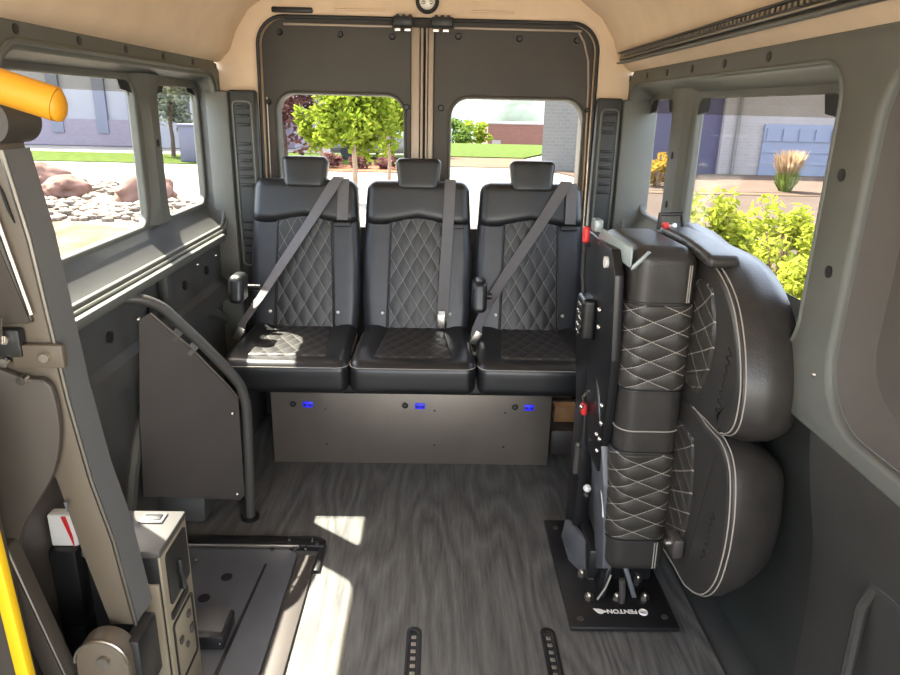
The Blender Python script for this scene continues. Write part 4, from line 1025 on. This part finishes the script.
# buildings
b = thing('office_building', (-16, 37, G), 'pale blue-white office building with mauve brick base outside the left window', 'building')
MB().box((-34, 36, 0.55), (-13.2, 46, 6.5)).build('upper_wall', M['bldwhite'], b, smooth=False)
MB().box((-34, 35.9, G), (-13.2, 46, .55)).build('brick_base', M['bldpurple'], b, smooth=False)
MB().box((-13.9, 35.3, G), (-12.3, 36.5, 6.5)).build('corner_pier', M['bldwhite'], b, smooth=False)
MB().box((-12.3, 37.0, G), (-7.5, 46, 6.5)).build('recessed_wall', M['bldpurple'], b, smooth=False)
for x in (-21.5, -18.9, -16.7, -15.1):
    MB().box((x-.28, 35.85, -.1), (x+.28, 36.05, 2.9)).build('window', M['bldwin'], b, smooth=False)
for x in (-11.4, -9.6):
    MB().box((x-.5, 36.9, G), (x+.5, 37.05, 1.5)).build('doorway', M['bldwin'], b, smooth=False)
for x in (-12.0, -10.6, -8.6):
    MB().cyl((x, 35.2, G), (x, 35.2, 6.4), .10, n=12).build('column', M['bldwhite'], b)
MB().box((-13.0, 35.0, 2.4), (-7.3, 37, 2.9)).build('canopy', M['bldwhite'], b, smooth=False)
u = thing('utility_cabinet', (-9.35, 27.4, G), 'slate-blue utility cabinet on the lawn outside the narrow left window', 'cabinet')
MB().box((-9.85, 27.1, G), (-8.75, 27.9, .62), .03).build('cabinet_body', M['util'], u)
MB().box((-9.90, 27.05, .60), (-8.70, 27.95, .68), .02).build('cabinet_lid', M['util'], u)
b = thing('block_building', (9, 28, G), 'grey block building with navy cladding and a pale blue bay door', 'building')
MB().prism([(3.75, 26.3, G), (6.2, 26.3, G), (6.2, 38, G), (5.7, 38, G)], (0, 0, 6.2)).build('grey_wall', M['bldgrey'], b, smooth=False)
MB().box((6.2, 26.6, G), (10.4, 38, 5.5)).build('navy_wall', M['bldnavy'], b, smooth=False)
MB().box((10.4, 26.4, G), (22, 38, 5.5)).build('light_wall', M['bldlight'], b, smooth=False)
dr = MB().box((11.9, 26.3, G), (15.6, 26.5, 1.15)).build('bay_door', M['baydoor'], b, smooth=False)
for k in range(6): MB().box((12.0+k*.6, 26.26, .55), (12.5+k*.6, 26.31, 1.0)).build('door_light', M['baydoor'], dr, smooth=False)
for k in range(1, 4): MB().box((11.9, 26.27, G+k*.42), (15.6, 26.31, G+k*.42+.03)).build('door_rib', M['baydoor'], dr, smooth=False)
MB().box((14.2, 26.2, 1.75), (14.7, 26.45, 2.4)).build('red_sign', M['red'], b, smooth=False)
MB().cyl((10.9, 26.3, G), (10.9, 26.3, 5.4), .06, n=10).build('downpipe', M['bldgrey'], b)
b = thing('brick_building', (8, 84, -4), 'low red brick building in the distance through the right rear window', 'building')
MB().box((5.4, 82, -4.0), (16, 92, -.15)).build('brick_wall', M['bldbrick'], b, smooth=False)
MB().box((5.3, 81.9, -.15), (16.1, 92.1, .0)).build('parapet', M['bldlight'], b, smooth=False)
MB().box((5.9, 81.9, -4.0), (6.9, 82.05, -1.9)).build('pale_door', M['bldlight'], b, smooth=False)
def car(name, x, y, z, ry, L_, W_, H_, paint, label):
    o = thing(name, (x, y, z), label, 'car')
    R = Matrix.Rotation(ry, 3, 'Z'); T = Vector((x, y, z))
    def pl(pts, d0, d1, nm, m, bev=.04):
        q = MB().prism([T + R @ Vector((a*L_, d0*W_, h*H_)) for a, h in pts], R @ Vector((0, (d1-d0)*W_, 0)), bev); return q.build(nm, m, o)
    pl([(-.5, .18), (-.5, .50), (-.44, .60), (.20, .62), (.46, .54), (.5, .42), (.5, .18)], -.5, .5, 'body', paint)
    pl([(-.44, .58), (-.38, .94), (-.30, 1.0), (.02, .99), (.22, .60)], -.44, .44, 'cabin', paint)
    for s_ in (-1, 1):
        pl([(-.40, .63), (-.355, .90), (-.13, .91), (-.13, .63)], s_*.452-.006, s_*.452+.006, 'side_window', M['carglass'], 0)
        pl([(-.11, .63), (-.11, .91), (.02, .90), (.16, .63)], s_*.452-.006, s_*.452+.006, 'side_window', M['carglass'], 0)
        for a in (-.32, .32):
            MB().cyl(T+R@Vector((a*L_, s_*W_*.5-.1*s_, .34)), T+R@Vector((a*L_, s_*W_*.5+.02*s_, .34)), .34, n=18).build('wheel', M['tyre'], o)
    return o
car('parked_suv', 3.3, 70, -4.0, .25, 4.4, 1.9, 1.75, M['carpaint'], 'grey parked car seen through the right rear window')
car('parked_car', 8.3, 66, -4.0, 1.4, 4.3, 1.8, 1.5, M['carwhite'], 'white parked car by the grey block building in the distance')
car('parked_car', -2.6, 31.0, G+.0, 0.1, 4.2, 1.8, 1.5, M['carpaint'], 'grey parked car behind the young tree through the left rear window')
# wooded hill
bm = bmesh.new(); NX, NY = 70, 24; V = []
for i in range(NX+1):
    V.append([])
    for j in range(NY+1):
        x = -170+340*i/NX; y = 120+130*j/NY
        z = -4 + 36*math.sin(min(1, j/NY*1.3)*PI/2)*(1+.3*noise.noise(Vector((x*.012, 0, 3)))) + 3*noise.noise(Vector((x*.06, y*.06, 0)))
        V[-1].append(bm.verts.new((x, y, z if j else -5)))
for i in range(NX):
    for j in range(NY): bm.faces.new((V[i][j], V[i+1][j], V[i+1][j+1], V[i][j+1]))
m_ = MB(); m_.bm.free(); m_.bm = bm; h = m_.build('hill', M['hill']); tag(h, kind='structure')
